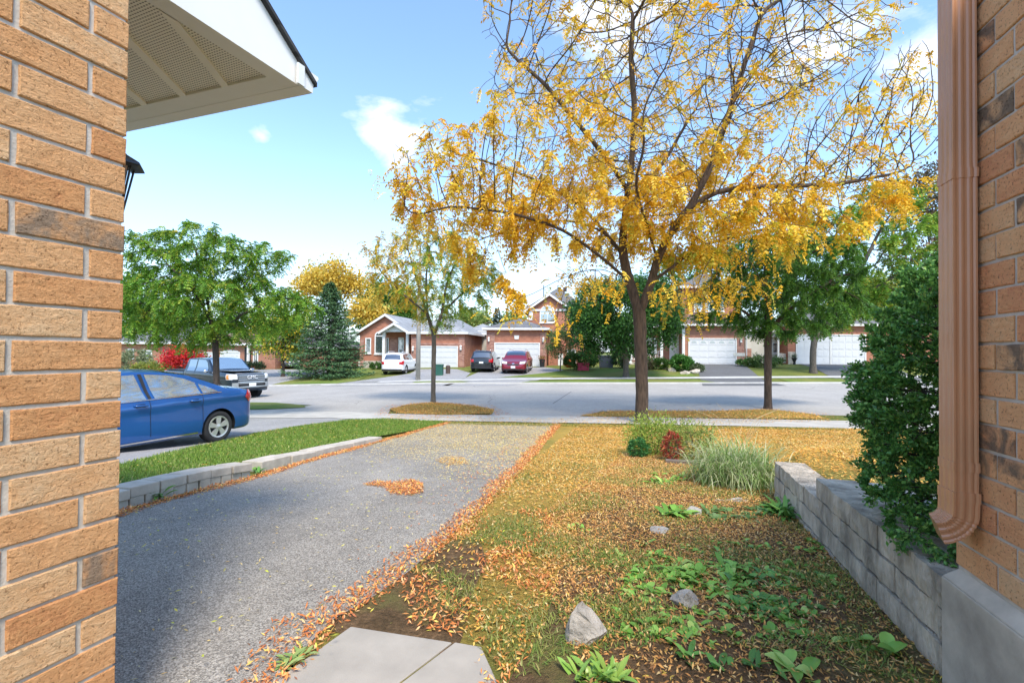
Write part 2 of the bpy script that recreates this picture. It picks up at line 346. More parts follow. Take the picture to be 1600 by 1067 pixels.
def npmesh(name, V, Fq, mat, parent=None, col=None, world=True, smooth=False):
    V = np.asarray(V, float); nf = len(Fq); k = Fq.shape[1]
    if parent is not None and world: V = V - np.array(parent.location)
    me = bpy.data.meshes.new(name); me.vertices.add(len(V)); me.vertices.foreach_set('co', V.astype(np.float32).ravel())
    me.loops.add(nf*k); me.loops.foreach_set('vertex_index', Fq.astype(np.int32).ravel())
    me.polygons.add(nf); me.polygons.foreach_set('loop_start', np.arange(0, nf*k, k, dtype=np.int32))
    try: me.polygons.foreach_set('loop_total', np.full(nf, k, dtype=np.int32))
    except Exception: pass
    if smooth: me.polygons.foreach_set('use_smooth', np.ones(nf, bool))
    me.update(calc_edges=True); me.materials.append(MT[mat])
    if col is not None: setcol(me, col)
    o = bpy.data.objects.new(name, me); C.objects.link(o)
    if parent is not None: o.parent = parent
    return o
def nrm(a): return a/np.maximum(np.linalg.norm(a, axis=-1, keepdims=True), 1e-9)
def leafquads(P, U, V, Ln, Wd, fold=.25, pos=.45):
    """rhombic leaves with a folded midrib: returns verts (n*4,3), quads"""
    Ln = np.asarray(Ln).reshape(-1, 1)*np.ones((len(P), 1)); Wd = np.asarray(Wd).reshape(-1, 1)*np.ones((len(P), 1))
    Nn = nrm(np.cross(U, V)); m = P+U*Ln*pos
    vs = np.stack([P, m+V*Wd/2+Nn*Wd*fold, P+U*Ln, m-V*Wd/2+Nn*Wd*fold], 1).reshape(-1, 3)
    q = np.arange(len(P)*4).reshape(-1, 4); return vs, q
def rdir(n, g=rng): return nrm(g.normal(size=(n, 3)))
def inpoly(x, y, poly):
    r = np.zeros(len(x), bool); n = len(poly); j = n-1
    for i in range(n):
        xi, yi = poly[i]; xj, yj = poly[j]
        c = ((yi > y) != (yj > y)) & (x < (xj-xi)*(y-yi)/(yj-yi+1e-12)+xi); r ^= c; j = i
    return r
def polypts(poly, n):
    p = np.array([(q[0], q[1]) for q in poly]); lo, hi = p.min(0), p.max(0); out = np.zeros((0, 2))
    while len(out) < n:
        c = rng.uniform(lo, hi, size=(n*2, 2)); c = c[inpoly(c[:, 0], c[:, 1], p)]; out = np.vstack([out, c])
        if len(c) == 0: break
    return out[:n]
def clipc(p, ax, v, keep_low):
    out = []; n = len(p)
    for i in range(n):
        a, b = p[i], p[(i+1) % n]; ia = (a[ax] <= v) == keep_low; ib = (b[ax] <= v) == keep_low
        if ia: out.append(a)
        if ia != ib:
            t = (v-a[ax])/(b[ax]-a[ax]); q = [a[0]+(b[0]-a[0])*t, a[1]+(b[1]-a[1])*t]; q[ax] = v; out.append(tuple(q))
    return out
def slices(polys, ax, cuts):
    out = []
    for p in polys:
        lo, hi = min(q[ax] for q in p), max(q[ax] for q in p); rest = p
        for c in cuts:
            if c <= lo+1e-6: continue
            if c >= hi-1e-6: break
            a = clipc(rest, ax, c, True)
            if len(a) > 2: out.append(a)
            rest = clipc(rest, ax, c, False)
            if len(rest) < 3: break
        if len(rest) > 2: out.append(rest)
    return out
def drape(name, poly, mat, dz=.008, kind='structure', step=.5, hfun=None):
    """polygon (world XY) laid as a sheet over the ground, cut along the ground's own grid lines"""
    from mathutils.geometry import tessellate_polygon
    P = [(float(p[0]), float(p[1])) for p in poly]; tris = tessellate_polygon([[Vector((a, b, 0)) for a, b in P]])
    polys = [[P[i] for i in t] for t in tris]; step = min(step, .2) if hfun else step
    polys = slices(polys, 1, sorted(set(YCUT) | (set(np.arange(math.floor(min(p[1] for p in P)), max(p[1] for p in P), step)) if hfun else set())))
    polys = slices(polys, 0, sorted(set(XCUT) | (set(np.arange(math.floor(min(p[0] for p in P)), max(p[0] for p in P), step)) if hfun else set())))
    vs = []; fs = []
    for p in polys:
        q = [p[0]]
        for v in p[1:]:
            if abs(v[0]-q[-1][0])+abs(v[1]-q[-1][1]) > 1e-5: q.append(v)
        if len(q) > 1 and abs(q[0][0]-q[-1][0])+abs(q[0][1]-q[-1][1]) < 1e-5: q.pop()
        if len(q) < 3: continue
        ar = sum(q[i][0]*q[(i+1)%len(q)][1]-q[(i+1)%len(q)][0]*q[i][1] for i in range(len(q)))
        if abs(ar) < 1e-7: continue
        if ar < 0: q = q[::-1]
        b = len(vs); vs += [(x, y, float(gz(x, y))+dz+(hfun(x, y) if hfun else 0)) for x, y in q]; fs.append(tuple(range(b, b+len(q))))
    me = bpy.data.meshes.new(name); me.from_pydata(vs, [], fs)
    bm = bmesh.new(); bm.from_mesh(me); bmesh.ops.remove_doubles(bm, verts=bm.verts, dist=2e-4)
    bmesh.ops.triangulate(bm, faces=bm.faces[:])
    for f in bm.faces:
        if f.normal.z < 0: f.normal_flip()
        f.smooth = True
    bm.to_mesh(me); bm.free(); me.materials.append(MT[mat])
    o = bpy.data.objects.new(name, me); C.objects.link(o)
    if kind: o['kind'] = kind
    return o
# ============================================================ setting: ground, road, pavements
def line_px(pts): return [G(*p) for p in pts]
ygrid = YCUT; xgrid = XCUT
YY, XX = np.meshgrid(ygrid, xgrid, indexing='ij'); ZZ = gz(XX, YY)-.018*(YY < 12)
Vg = np.stack([XX, YY, ZZ], -1).reshape(-1, 3); nx = len(xgrid)
ii = np.arange((len(ygrid)-1)*nx).reshape(-1, nx)[:, :-1].ravel()
g = npmesh('ground', Vg, np.stack([ii, ii+1, ii+nx+1, ii+nx], 1), 'grass', smooth=True); g['kind'] = 'structure'
near_kerb = [Vector((-60,27.6,0)), Vector((-25,21.8,0))]+line_px([(390,629),(500,634),(620,638),(800,641),(950,643),(1120,646),(1290,649)])+[Vector((30,12.6,0))]
far_kerb = [Vector((-60,35,0)), Vector((-25,30.5,0))]+line_px([(416,604),(520,602),(640,601),(900,600),(1200,599.5),(1480,599)])+[Vector((60,32,0))]
drape('street', near_kerb+far_kerb[::-1], 'street', .012, step=1)
sw_lo = line_px([(390,654),(600,657),(800,660),(950,662.5),(1130,666),(1310,670)]); sw_hi = line_px([(390,643),(600,647),(800,650),(950,652),(1130,655),(1310,658)])
def ext(pts, xl, xr):
    a, b = pts[0], pts[1]; c, d = pts[-2], pts[-1]
    l = a+(a-b)*((xl-a.x)/(a-b).x); r = d+(d-c)*((xr-d.x)/(d-c).x); return [l]+pts+[r]
sw_lo = ext(sw_lo, -26, 22); sw_hi = ext(sw_hi, -26, 22)
drape('sidewalk', sw_lo+sw_hi[::-1], 'concrete', .022)
dl = [G(150,1300), G(150,900), G(170,812), G(197,800), G(300,773), G(398,747), G(500,716), G(600,688), G(655,673), G(700,661)]
dr = [G(874,664), G(850,690), G(812,735), G(770,778), G(735,812), G(690,851), G(640,895), G(580,938), G(520,972), G(490,1003), G(455,1040), G(400,1120), G(330,1300)]
drv = [Vector((-1.9,-3,0))]+dl+dr+[Vector((-.35,-3,0))]
drape('driveway', drv, 'drive', .014, step=.4)
# aprons between sidewalk and street (ours and the neighbour's), far driveways
drape('driveway_apron', [G(700,657),G(768,648.5),G(772,639),G(945,641.5),G(915,650),G(870,662)], 'street', .016)
nd_poly = [G(20,760),G(193,727),G(300,701),G(395,679),G(480,665),G(560,657),G(610,650),G(390,648),G(330,640),Vector((-14,12.5,0)),Vector((-12,5,0)),Vector((-9,1,0))]
drape('neighbour_driveway', nd_poly, 'drive2', .012)
drape('neighbour_apron', [G(390,648),G(605,649),G(612,637),G(500,632),G(470,636),G(390,640)], 'street', .015)
def far_drive(name, pts, mat, dz=.02): return drape(name, [G(*p) for p in pts], mat, dz, step=.5)
far_drive('far_driveway', [(500,603),(560,603.5),(700,603),(722,595),(735,583),(714,577),(655,577),(640,584),(600,590),(545,597)], 'drive2')
far_drive('far_driveway', [(690,603),(795,603),(850,592),(905,583),(852,574),(772,574),(752,580),(728,590)], 'drive2')
far_drive('far_driveway', [(1098,603),(1230,603),(1190,592),(1150,568),(1076,568),(1092,582)], 'drive3')
far_drive('far_driveway', [(1340,603),(1480,603),(1420,585),(1352,568),(1245,569),(1290,585)], 'drive3')
far_drive('far_driveway', [(400,603),(440,603),(470,592),(520,584),(500,577),(345,577),(350,590)], 'drive2')
fs_lo = line_px([(560,599),(700,596),(800,594),(900,593),(1090,592),(1240,591),(1480,590)]); fs_hi = line_px([(560,597),(700,594),(800,592),(900,590.5),(1090,589.3),(1240,588.3),(1480,587)])
drape('far_sidewalk', ext(fs_lo, -8.5, 40)+ext(fs_hi, -8.5, 40)[::-1], 'kerb', .035)
def kerb(name, pts, hgt, wd):
    pts = [Vector((p.x, p.y, 0)) for p in pts]; dense = []
    for a, b in zip(pts, pts[1:]):
        n = max(1, int((b-a).length/1.0)); dense += [a+(b-a)*i/n for i in range(n)]
    dense.append(pts[-1]); vs = []; fs = []
    for i, p in enumerate(dense):
        t = dense[min(i+1, len(dense)-1)]-dense[max(i-1, 0)]; t.normalize(); n = Vector((-t.y, t.x, 0)); z = float(gz(p.x, p.y))
        vs += [p+Vector((0,0,z-.15)), p+n*.02+Vector((0,0,z+hgt)), p+n*wd+Vector((0,0,z+hgt)), p+n*(wd+.01)+Vector((0,0,z-.15))]
    for i in range(len(dense)-1):
        for k in range(3): fs.append((i*4+k, i*4+k+1, i*4+4+k+1, i*4+4+k))
    m = MB().add(vs, fs); o = m.build(name, 'kerb'); o['kind'] = 'structure'; return o
kerb('far_kerb', far_kerb[1:], .10, .18)
def sub(p, a, b): return [q for q in p if a <= q.x <= b]
# boulevard islands with mounded, leaf covered grass
def island(name, pts, c, hmax, mat):
    P = [G(*p) for p in pts]; cx = sum(p.x for p in P)/len(P); cy = sum(p.y for p in P)/len(P)
    rx = max(p.x for p in P)-min(p.x for p in P); ry = max(p.y for p in P)-min(p.y for p in P)
    tc_ = G(*c)
    def hf(x, y):
        d = math.hypot((x-tc_.x)/1.1, (y-tc_.y)/.7); e = math.hypot((x-cx)/(rx/2), (y-cy)/(ry/2))
        return .012*max(0, 1-e)+hmax*math.exp(-d*d)
    drape(name, P, mat, .03, hfun=hf, step=.2); return P, hf
IS1, hf1 = island('boulevard', [(608,641),(640,635.5),(690,633.5),(740,636),(772,641),(770,647),(700,649.5),(625,647.5)], (678,638), .13, 'litter')
IS2, hf2 = island('boulevard', [(905,651),(950,643.5),(1050,643),(1200,644),(1270,649),(1295,656),(1130,654.5),(950,651.5)], (1200,646), .08, 'litter')
IS3, hf3 = island('boulevard', [(388,629.5),(430,630),(470,634),(478,637.5),(430,640),(386,641)], (410,636), .02, 'lawn_green')
far_b = [[(415,603.5),(500,602.5),(555,596),(590,582),(560,575),(440,598)], [(640,600),(700,600),(735,596.5),(690,594.8),(650,596)],
         [(795,600),(1130,599.4),(1085,593),(930,593.5),(830,595.5)], [(1240,599),(1330,598.7),(1315,592),(1215,592)]]
for k, p in enumerate(far_b): drape('far_boulevard', [G(*q) for q in p], 'lawn_green', .03)
drape('far_lawn', [G(*q) for q in [(725,592.5),(870,589.8),(1088,589),(1075,580),(1000,578),(905,575),(860,582),(780,590)]][1:], 'lawn_green', .024)
# lawns on our side
litter_poly = [d for d in dr[::-1]][2:]+[G(900,664),G(1310,671),Vector((14,10.5,0)),Vector((14,3.0,0)),Vector((2.2,3.0,0)),Vector((2.02,2.6,0)),Vector((1.75,1.7,0)),Vector((1.6,1.2,0)),Vector((.1,1.2,0))]
drape('lawn', litter_poly, 'litter', .010, step=.4)
soil_poly = [G(*p) for p in [(905,1067),(840,1000),(830,960),(935,880),(900,820),(930,790),(985,745),(985,712),(1060,690),(1200,760),(1280,860),(1380,960),(1480,1075)]]
soil_poly = [G(*p) for p in [(500,985),(580,938),(640,895),(700,850),(748,838),(760,880),(738,930),(722,1000),(710,1030),(560,1000)]]
drape('soil_edge', soil_poly, 'soil', .013)
garden = [(770,1130),(800,1060),(850,985),(870,900),(905,860),(900,815),(930,790),(985,765),(1000,735),(975,712),(1080,694),(1175,735)]
_wd = Vector((math.sin(R(16.5)), math.cos(R(16.5)), 0)); _W = Vector((1.63, 1.70, 0))
gardenP = [G(*p) for p in garden]+[_W+_wd*2.75+Vector((.02,.05,0)), _W+_wd*1.5, _W, _W-_wd*.9]
drape('garden_bed', gardenP, 'soil', .016, step=.3)
strip = [G(170,790),G(300,752),G(400,730),G(500,705),G(597,682),G(655,672),G(700,660),G(600,655),G(545,657),G(480,665),G(395,679),G(300,701),G(193,727),G(90,748)]
drape('grass_strip', strip, 'lawn_green', .022, step=.4)
# walkway slabs
def slab(poly, th=.05):
    P = [G(*p) for p in poly]; z = max(p.z for p in P)+.012
    return MB().prism([Vector((p.x, p.y, z-th)) for p in P], (0,0,th))
o = slab([(548,986),(706,1010),(598,1090),(420,1075)]).build('walkway', 'slab', bev=.004); tag(o, kind='structure')
o = slab([(711,1011),(752,1018),(790,1100),(720,1150),(400,1150),(422,1078),(598,1094)]).build('walkway', 'slab', bev=.004); tag(o, kind='structure')
# faint chalk lines on the street
def mark(a, b, wd, mat='yellow_paint'):
    a, b = G(*a), G(*b); t = (b-a); t.z = 0; t.normalize(); n = Vector((-t.y, t.x, 0))*wd/2
    drape('road_marking', [a-n, b-n, b+n, a+n], mat, .018, step=5)
for y, a, b in ((617.2,915,966),(620,912,968),(622.4,926,972)): mark((a,y),(b,y+.2), .045)
mark((864,631),(893,612), .03, 'street_crack') if 'street_crack' in MT else None
# ============================================================ brick buildings that frame the view
def brick_face(m, org, d, n, z0, z1, length, off0, off1, course=.089, zj=0, depth=.09, first=None):
    """rows of bricks on a wall face: org corner, d along, n outward (face plane), brick boxes with joints"""
    up = Vector((0,0,1)); k0 = int(math.floor((z0-zj)/course)); k1 = int(math.ceil((z1-zj)/course)); r = random.Random(3)
    for k in range(k0, k1):
        z = zj+k*course+.006; s = off0 if k % 2 == 0 else off1; a = 0
        e = s
        while a < length-.02:
            b = min(e, length); q = r.uniform(-.0015, .0025)
            if b-a > .03: brick(m, org+d*(a+(.0 if a == 0 else .007))+n*(q-depth)+up*(z+r.uniform(-.001,.001)), d*(b-a-(.007 if a == 0 else .014)), n*depth, up*(course-.010), r)
            a = b; e = b+.267
def brick(m, o, ax, ay, az, r):
    c = .003; L_, D_, H_ = ax.length, ay.length, az.length; x, y, z = ax/L_, ay/D_, az/H_; j = lambda: r.uniform(-.0012, .0012)
    rings = []
    for (yy, i) in ((0, 0), (D_-c, 0), (D_, c)):
        # outline with small irregularities
        pts = []
        nxs = max(2, int(L_/.035))
        for t in range(nxs): pts.append((i+(L_-2*i)*t/nxs, i+(j() if yy else 0)))
        for t in range(2): pts.append((L_-i+(j() if yy else 0), i+(H_-2*i)*t/2))
        for t in range(nxs): pts.append((L_-i-(L_-2*i)*t/nxs, H_-i+(j() if yy else 0)))
        for t in range(2): pts.append((i+(j() if yy else 0), H_-i-(H_-2*i)*t/2))
        rings.append([o+x*p+y*yy+z*q for p, q in pts])
    n = len(rings[0]); fs = []
    for a in range(2):
        for k in range(n): fs.append((a*n+k, a*n+(k+1)%n, (a+1)*n+(k+1)%n, (a+1)*n+k))
    fs += [tuple(range(n))[::-1], tuple(range(2*n, 3*n))]
    m.add([p for q in rings for p in q], fs)
UP = Vector((0,0,1))
# --- left: garage corner with soffit
aL = R(20.5); K = Vector((-1.19, 1.447, 0)); dL = Vector((-math.sin(aL), -math.cos(aL), 0)); nL = Vector((math.cos(aL), -math.sin(aL), 0))
hl = thing('brick_garage', 'buff orange brick garage corner at the left edge, under a white vented soffit', 'garage', (K.x, K.y, gz(K.x, K.y)))
zj = A(193, 578, 1.447).z; zw0 = gz(K.x, K.y)-.2; SOF = EYE+1.35
m = MB(); brick_face(m, K, dL, nL, zw0, SOF-.02, 2.4, .257, .095, zj=zj)
m2 = MB(); fdir = -nL*1; front_n = -dL
brick_face(m2, K-nL*.092, -nL, front_n, zw0, SOF-.02, 1.6, .17, .26, zj=zj)
m.add(m2.v, m2.f); m.build('wall', 'nbrick', hl, world=True)
m = MB(); m.obox(K-nL*.006+dL*.006+UP*zw0, dL*2.38, -nL*1.7, UP*(SOF-zw0)); m.build('mortar', 'mortar', hl, world=True)
def SP(px, py, z):
    d = ray(px, py); t = (z-EYE)/d[2]; return Vector((d[0]*t, t, z))
fa = SP(208,190,SOF); fb = SP(462,135,SOF); rk = SP(292,24,SOF)
ax = (fb-rk).normalized(); ed = (fa-fb).normalized()
s0 = fb+ed*3.0; s1 = rk-ax*1.6
# frame (plain border) and perforated strips
m = MB(); corner = fb
m.prism([corner, corner+ed*3, corner+ed*3-ax*.11, corner-ax*.11], UP*.02)
m.prism([corner-ax*.11, corner-ax*.11+ed*.07, corner-ax*2.4+ed*.07, corner-ax*2.4], UP*.02)
m.build('soffit_border', 'trim', hl, world=True)
def vent_mat():
    mm, nd, lk, b = newmat('perforated soffit'); t = nd.new('ShaderNodeTexCoord'); mpn = nd.new('ShaderNodeMapping')
    mpn.inputs['Rotation'].default_value = (0, 0, math.atan2(ax.x, ax.y)+R(0)); lk.new(t.outputs['Object'], mpn.inputs[0])
    s = nd.new('ShaderNodeSeparateXYZ'); lk.new(mpn.outputs[0], s.inputs[0])
    fx = M('FRACT', M('MULTIPLY', s.outputs[0], 62, nd=nd), nd=nd); row = M('FLOOR', M('MULTIPLY', s.outputs[1], 72, nd=nd), nd=nd)
    fy = M('FRACT', M('MULTIPLY', s.outputs[1], 72, nd=nd), nd=nd)
    u = M('LESS_THAN', M('ABSOLUTE', M('SUBTRACT', fx, .5, nd=nd), nd=nd), .30, nd=nd); v = M('LESS_THAN', M('ABSOLUTE', M('SUBTRACT', fy, .5, nd=nd), nd=nd), .20, nd=nd)
    k = M('MULTIPLY', u, v, nd=nd); b.inputs['Roughness'].default_value = .6
    lk.new(mixc(nd, k, (.80,.76,.67), (.17,.15,.12)), b.inputs['Base Color']); return mm
MT['vent'] = vent_mat()
MT['soffit'] = simple('cream soffit', (.80,.76,.67), .6, var=.05)
# strips run diagonally across the panel as in the photo
sdir = (SP(300,154,SOF)-SP(213,64,SOF)).normalized(); perp = ed
base = corner-ax*.11
mv = MB(); ml = MB(); pitch = .30
for k in range(0, 9):
    a = base+ed*(.07+k*pitch); b = a+ed*(pitch-.045); c = b+ed*.045
    q = -sdir*2.2 if True else 0
    mv.prism([a+UP*.012, b+UP*.012, b+q+UP*.012, a+q+UP*.012], UP*.01)
    ml.prism([b, c, c+q, b+q], UP*.02)
# keep the strips inside the rake side
def clip_side(mb, co, no):
    bm = bmesh.new(); vs = [bm.verts.new(v) for v in mb.v]
    for f in mb.f: bm.faces.new([vs[i] for i in f])
    bmesh.ops.bisect_plane(bm, geom=bm.verts[:]+bm.edges[:]+bm.faces[:], plane_co=co, plane_no=no, clear_outer=True)
    bm.verts.index_update(); o = MB(); o.add([v.co.copy() for v in bm.verts], [tuple(v.index for v in f.verts) for f in bm.faces]); bm.free(); return o
out = Vector((ax.y, -ax.x, 0)); out = out if out.dot(ed) < 0 else -out
mv = clip_side(mv, corner-out*.075, out); ml = clip_side(ml, corner-out*.075, out)
mv.build('soffit', 'vent', hl, world=True); ml.build('soffit_rib', 'soffit', hl, world=True)
m = MB(); m.prism([corner+ed*3+UP*.03, corner+UP*.03, corner-ax*2.4+UP*.03, corner-ax*2.4+ed*3+UP*.03], UP*.02); m.build('soffit_backing', 'soffit', hl, world=True)
# lintel box that drops below the soffit next to the wall
la = SP(213,52,SOF-.10); lb = SP(287,27,SOF-.10); lb = corner-ax*((corner-rk).length+.36)+ed*.05; lb.z = SOF-.10
m = MB(); m.obox(lb, ed*3, -ax*1.6, UP*.099); m.build('soffit_box', 'soffit', hl, world=True)
# rake board: bottom level, top rising with the roof pitch; roof above; gutter end
rise = .74
m = MB(); q = corner-ax*2.4
m.prism([corner+UP*0, corner+UP*.11, q+UP*(.11+rise*2.4), q], out*.02); m.build('fascia', 'white', hl, world=True)
m = MB(); e1 = corner+ax*.1+out*.045+UP*(.112-.074)
m.prism([e1, e1-ax*2.6+UP*rise*2.6, e1-ax*2.6+UP*rise*2.6+ed*4, e1+ed*4], UP*.022); m.build('roof', 'roof_dark', hl, world=True)
m = MB(); gp = [(0,0),(.0,.105),(.115,.105),(.12,.095),(.105,.07),(.085,.045),(.08,0)]
m.prism([corner+out*.03+ax*(x+.004)+UP*z for x, z in gp], ed*4); m.build('gutter', 'white', hl, world=True)
m = MB(); m.prism([corner+out*.032+ax*(x+.004)+UP*z for x, z in [(-.03,-.004),(-.03,.10),(.012,.10),(.012,-.004)]], out*.012); m.build('gutter_bracket', 'trim', hl, world=True)
# coach lamp on the street face of the garage, seen past the corner
lp = thing('coach_lamp', 'black coach lamp hanging on the far side of the left brick corner', 'wall lamp', K-nL*.275+front_n*.12+UP*(A(205,262,1.6).z))
lp.scale = (.86,.86,.8); lp.location.z += .03
m = MB(); z = 0
m.lathe([(.0,.115),(.012,.10),(.02,.085),(.03,.075),(.055,.045),(.105,.012),(.11,.0),(.095,-.004)], (0,0,0), n=6); m.build('lamp_cap', 'iron', lp)
m = MB()
for k in range(6):
    a = math.pi/3*k; m.tube([(.070*math.cos(a), .070*math.sin(a), 0), (.03*math.cos(a), .03*math.sin(a), -.22)], .0045, 4)
m.lathe([(.035,-.215),(.035,-.225),(.02,-.23),(.005,-.25)], n=6); m.build('lamp_cage', 'iron', lp)
MB().lathe([(.062,-.003),(.026,-.21)], n=6).build('lamp_glass', 'glass', lp)
m = MB(); m.tube([(0,0,.11), (-.02,-.03,.16), (front_n*-.12).to_tuple()[:2]+(.14,)], .008, 6); m.build('bracket', 'iron', lp)
# --- right: house corner, foundation, downspout
aR = R(16.5); K2 = Vector((1.625, 1.738, 0)); dR = Vector((-math.sin(aR), -math.cos(aR), 0)); nR = Vector((-math.cos(aR), math.sin(aR), 0))
hr = thing('brick_house', 'orange red brick house corner on a grey concrete foundation at the right edge', 'house', (K2.x, K2.y, .7))
zj2 = A(1525, 578, 1.645).z; zb = 1.315; nb = math.floor((zb-zj2)/.089); zb = zj2+nb*.089
m = MB(); brick_face(m, K2, dR, nR, zb, 3.3, 2.3, .215, .30, zj=zj2)
m2 = MB(); brick_face(m2, K2-nR*.092, -nR, -dR, zb, 3.3, 1.6, .17, .26, zj=zj2); m.add(m2.v, m2.f)
m.build('wall', 'nbrick_r', hr, world=True)
m = MB(); m.obox(K2-nR*.006+dR*.006+UP*(zb-.03), dR*2.2, -nR*1.7, UP*(3.3-zb)); m.build('mortar', 'mortar_shade', hr, world=True)
m = MB(); fo = K2+nR*.03-dR*.03; m.obox(fo+UP*.3, dR*2.4, -nR*1.8, UP*(zb-.055-.3))
m.prism([fo+UP*(zb-.055), fo+nR*0+dR*2.4+UP*(zb-.055), fo-nR*.04+dR*2.4+UP*(zb-.004), fo-nR*.04+dR*.04+UP*(zb-.004)], -nR*.3)
m.build('foundation', 'found', hr, world=True, bev=.006)
def sweep(m, path, ux, prof):
    """profile (a along ux, b along ux x tangent) swept"""
    rings = []
    for i, p in enumerate(path):
        t = (path[min(i+1, len(path)-1)]-path[max(i-1, 0)]).normalized(); u = ux-t*ux.dot(t); u.normalize(); v = t.cross(u)
        rings.append([p+u*a+v*b for a, b in prof(i)])
    n = len(rings[0]); fs = []
    for a in range(len(rings)-1):
        for k in range(n): fs.append((a*n+k, a*n+(k+1)%n, (a+1)*n+(k+1)%n, (a+1)*n+k))
    fs += [tuple(range(n))[::-1], tuple(range((len(rings)-1)*n, len(rings)*n))]
    m.add([q for r in rings for q in r], fs)
def ribbed(hw, hd, s=1.0, nr=3):
    p = []; K_ = nr*4; dd = .0028
    for sgn, ax_ in ((1,0),(1,1),(-1,0),(-1,1)):
        for k in range(K_):
            t = -1+2*k/K_; rib = dd if (k % 4) in (1, 2) and 1 < k < K_-1 else 0
            if ax_ == 0: p.append((sgn*(hw-rib)*s, t*sgn*hd*s))
            else: p.append((-t*sgn*hw*s, sgn*(hd-rib)*s))
    return p
ds = thing('downspout', 'ribbed brown metal downspout with curved elbow beside the right brick wall', 'downspout', (1.545,1.640,1.3)); sc = Vector((1.552, 1.648, 0))
m = MB(); zt = 3.29; ze = 1.47
sweep(m, [sc+UP*zt, sc+UP*2.8, sc+UP*2.0, sc+UP*ze], dR, lambda i: ribbed(.044, .034)); m.build('pipe', 'spout', ds, world=True)
m = MB(); path = []; el = (nR*1.0-dR*.25).normalized()
for k in range(41):
    t = k/40; a = t*R(72); r_ = .085
    path.append(sc+UP*(ze+.055)-UP*.055*min(1, t*6) - UP*(math.sin(a)*r_) + el*(1-math.cos(a))*r_) if t > 0 else path.append(sc+UP*(ze+.055))
sweep(m, path, dR, lambda i: ribbed(.0465, .0365, 1-.035*((i//2) % 2 if 8 < i < 34 else 0))); m.build('elbow', 'spout', ds, world=True)
m = MB(); sweep(m, [sc+UP*(ze+.065), sc+UP*(ze+.03)], dR, lambda i: ribbed(.048, .038)); m.build('joint_band', 'spout', ds, world=True)
for zz2 in (2.62, 1.62):
    m = MB(); sweep(m, [sc+UP*(zz2+.016), sc+UP*(zz2-.016)], dR, lambda i: [(a*1.06, b*1.08) for a, b in ribbed(.044, .034)]); m.build('strap', 'spout', ds, world=True)
# --- retaining wall of grey concrete blocks
rw = thing('retaining_wall', 'stepped grey split-face concrete block retaining wall below the boxwood', 'retaining wall', (1.64, 1.79, .7))
wd_ = Vector((math.sin(R(16.5)), math.cos(R(16.5)), 0)); wn = Vector((-math.cos(R(16.5)), math.sin(R(16.5)), 0)); W0 = Vector((1.61, 1.70, 0))
m = MB(); cap = MB(); r = random.Random(5)
for k in range(6):
    top = 1.16-.13*k; Lr = (1.60 if k == 0 else 2.70); a = -.0 - (.17 if k % 2 else 0)
    while a < Lr-.02:
        b = min(a+.34, Lr); a_ = max(a, 0); j = r.uniform(-.004, .004)
        # split face: several vertical facets
        n_ = 6; vs = []; w_ = (b-a_-.003)
        for t in range(n_+1):
            o_ = r.uniform(-.006, .004) if 0 < t < n_ else -.008
            p = W0+wd_*(a_+.0015+w_*t/n_)+wn*(o_+j)
            pb = W0+wd_*(a_+.0015+w_*t/n_)-wn*.24
            pm = W0+wd_*(a_+.0015+w_*t/n_)+wn*(o_+j+(r.uniform(-.004,.01) if 0 < t < n_ else 0))
            vs += [pb+UP*(top-.121), p+UP*(top-.121), pm+UP*(top-.065), p+UP*(top-.003), pb+UP*(top-.003)]
        fs = []
        for t in range(n_):
            for q in range(4): fs.append((t*5+q, t*5+q+1, t*5+6+q, t*5+5+q))
            fs.append((t*5+4, t*5, t*5+5, t*5+9))
        fs += [(0,4,3,2,1), tuple(n_*5+q for q in range(5))]
        m.add(vs, fs); a = b
m.build('block_course', 'block', rw, world=True)
# concrete terrace behind the wall
m = MB(); t0 = W0+wd_*1.58-wn*.245
m.prism([t0+UP*1.02, t0-wn*6+UP*1.02, t0-wn*6-wd_*3.2+UP*1.02, t0-wd_*1.6+UP*1.02], UP*.137); o = m.build('terrace', 'slab', bev=.006); tag(o, kind='structure')
# --- concrete block borders along the driveway (left)
def border(label, pa, pb, n, hgt, two, dep=.23):
    a, b = G(*pa), G(*pb); t = (b-a); t.z = 0; Lb = t.length; t.normalize(); n_ = Vector((-t.y, t.x, 0)); n_ = n_ if n_.x < 0 else -n_
    o = thing('stone_border', label, 'border', (a.x, a.y, a.z)); m = MB(); r = random.Random(n)
    for k in range(n):
        p = a+(b-a)*k/n; z = float(gz(p.x, p.y)); l = Lb/n
        if two:
            m.obox(Vector((p.x,p.y,z-.05))+t*.004+n_*r.uniform(.0,.02), t*(l*.5-.01), n_*dep, UP*(.05+hgt*.42)); m.obox(Vector((p.x,p.y,z-.05))+t*(l*.5+.004)+n_*r.uniform(.0,.02), t*(l*.5-.01), n_*dep, UP*(.05+hgt*.42))
        zz_ = z+(hgt*.43 if two else -.05); h2 = hgt*.57 if two else hgt+.05
        m.obox(Vector((p.x,p.y,zz_))+t*.003+n_*r.uniform(-.022,.015), t*(l-.010)+UP*r.uniform(-.012,.012)+UP*(float(gz((p+t*l).x,(p+t*l).y))-z), n_*dep, UP*(h2+r.uniform(-.004,.004)))
    m.build('block', 'paver', o, world=True, bev=.008)
border('nearer tan concrete block border two courses high, left of the driveway', (150,806), (394,743), 6, .15, True)
border('farther low grey concrete border one course high, ending where the grass meets the driveway', (410,735), (597,690), 6, .10, False, .26)
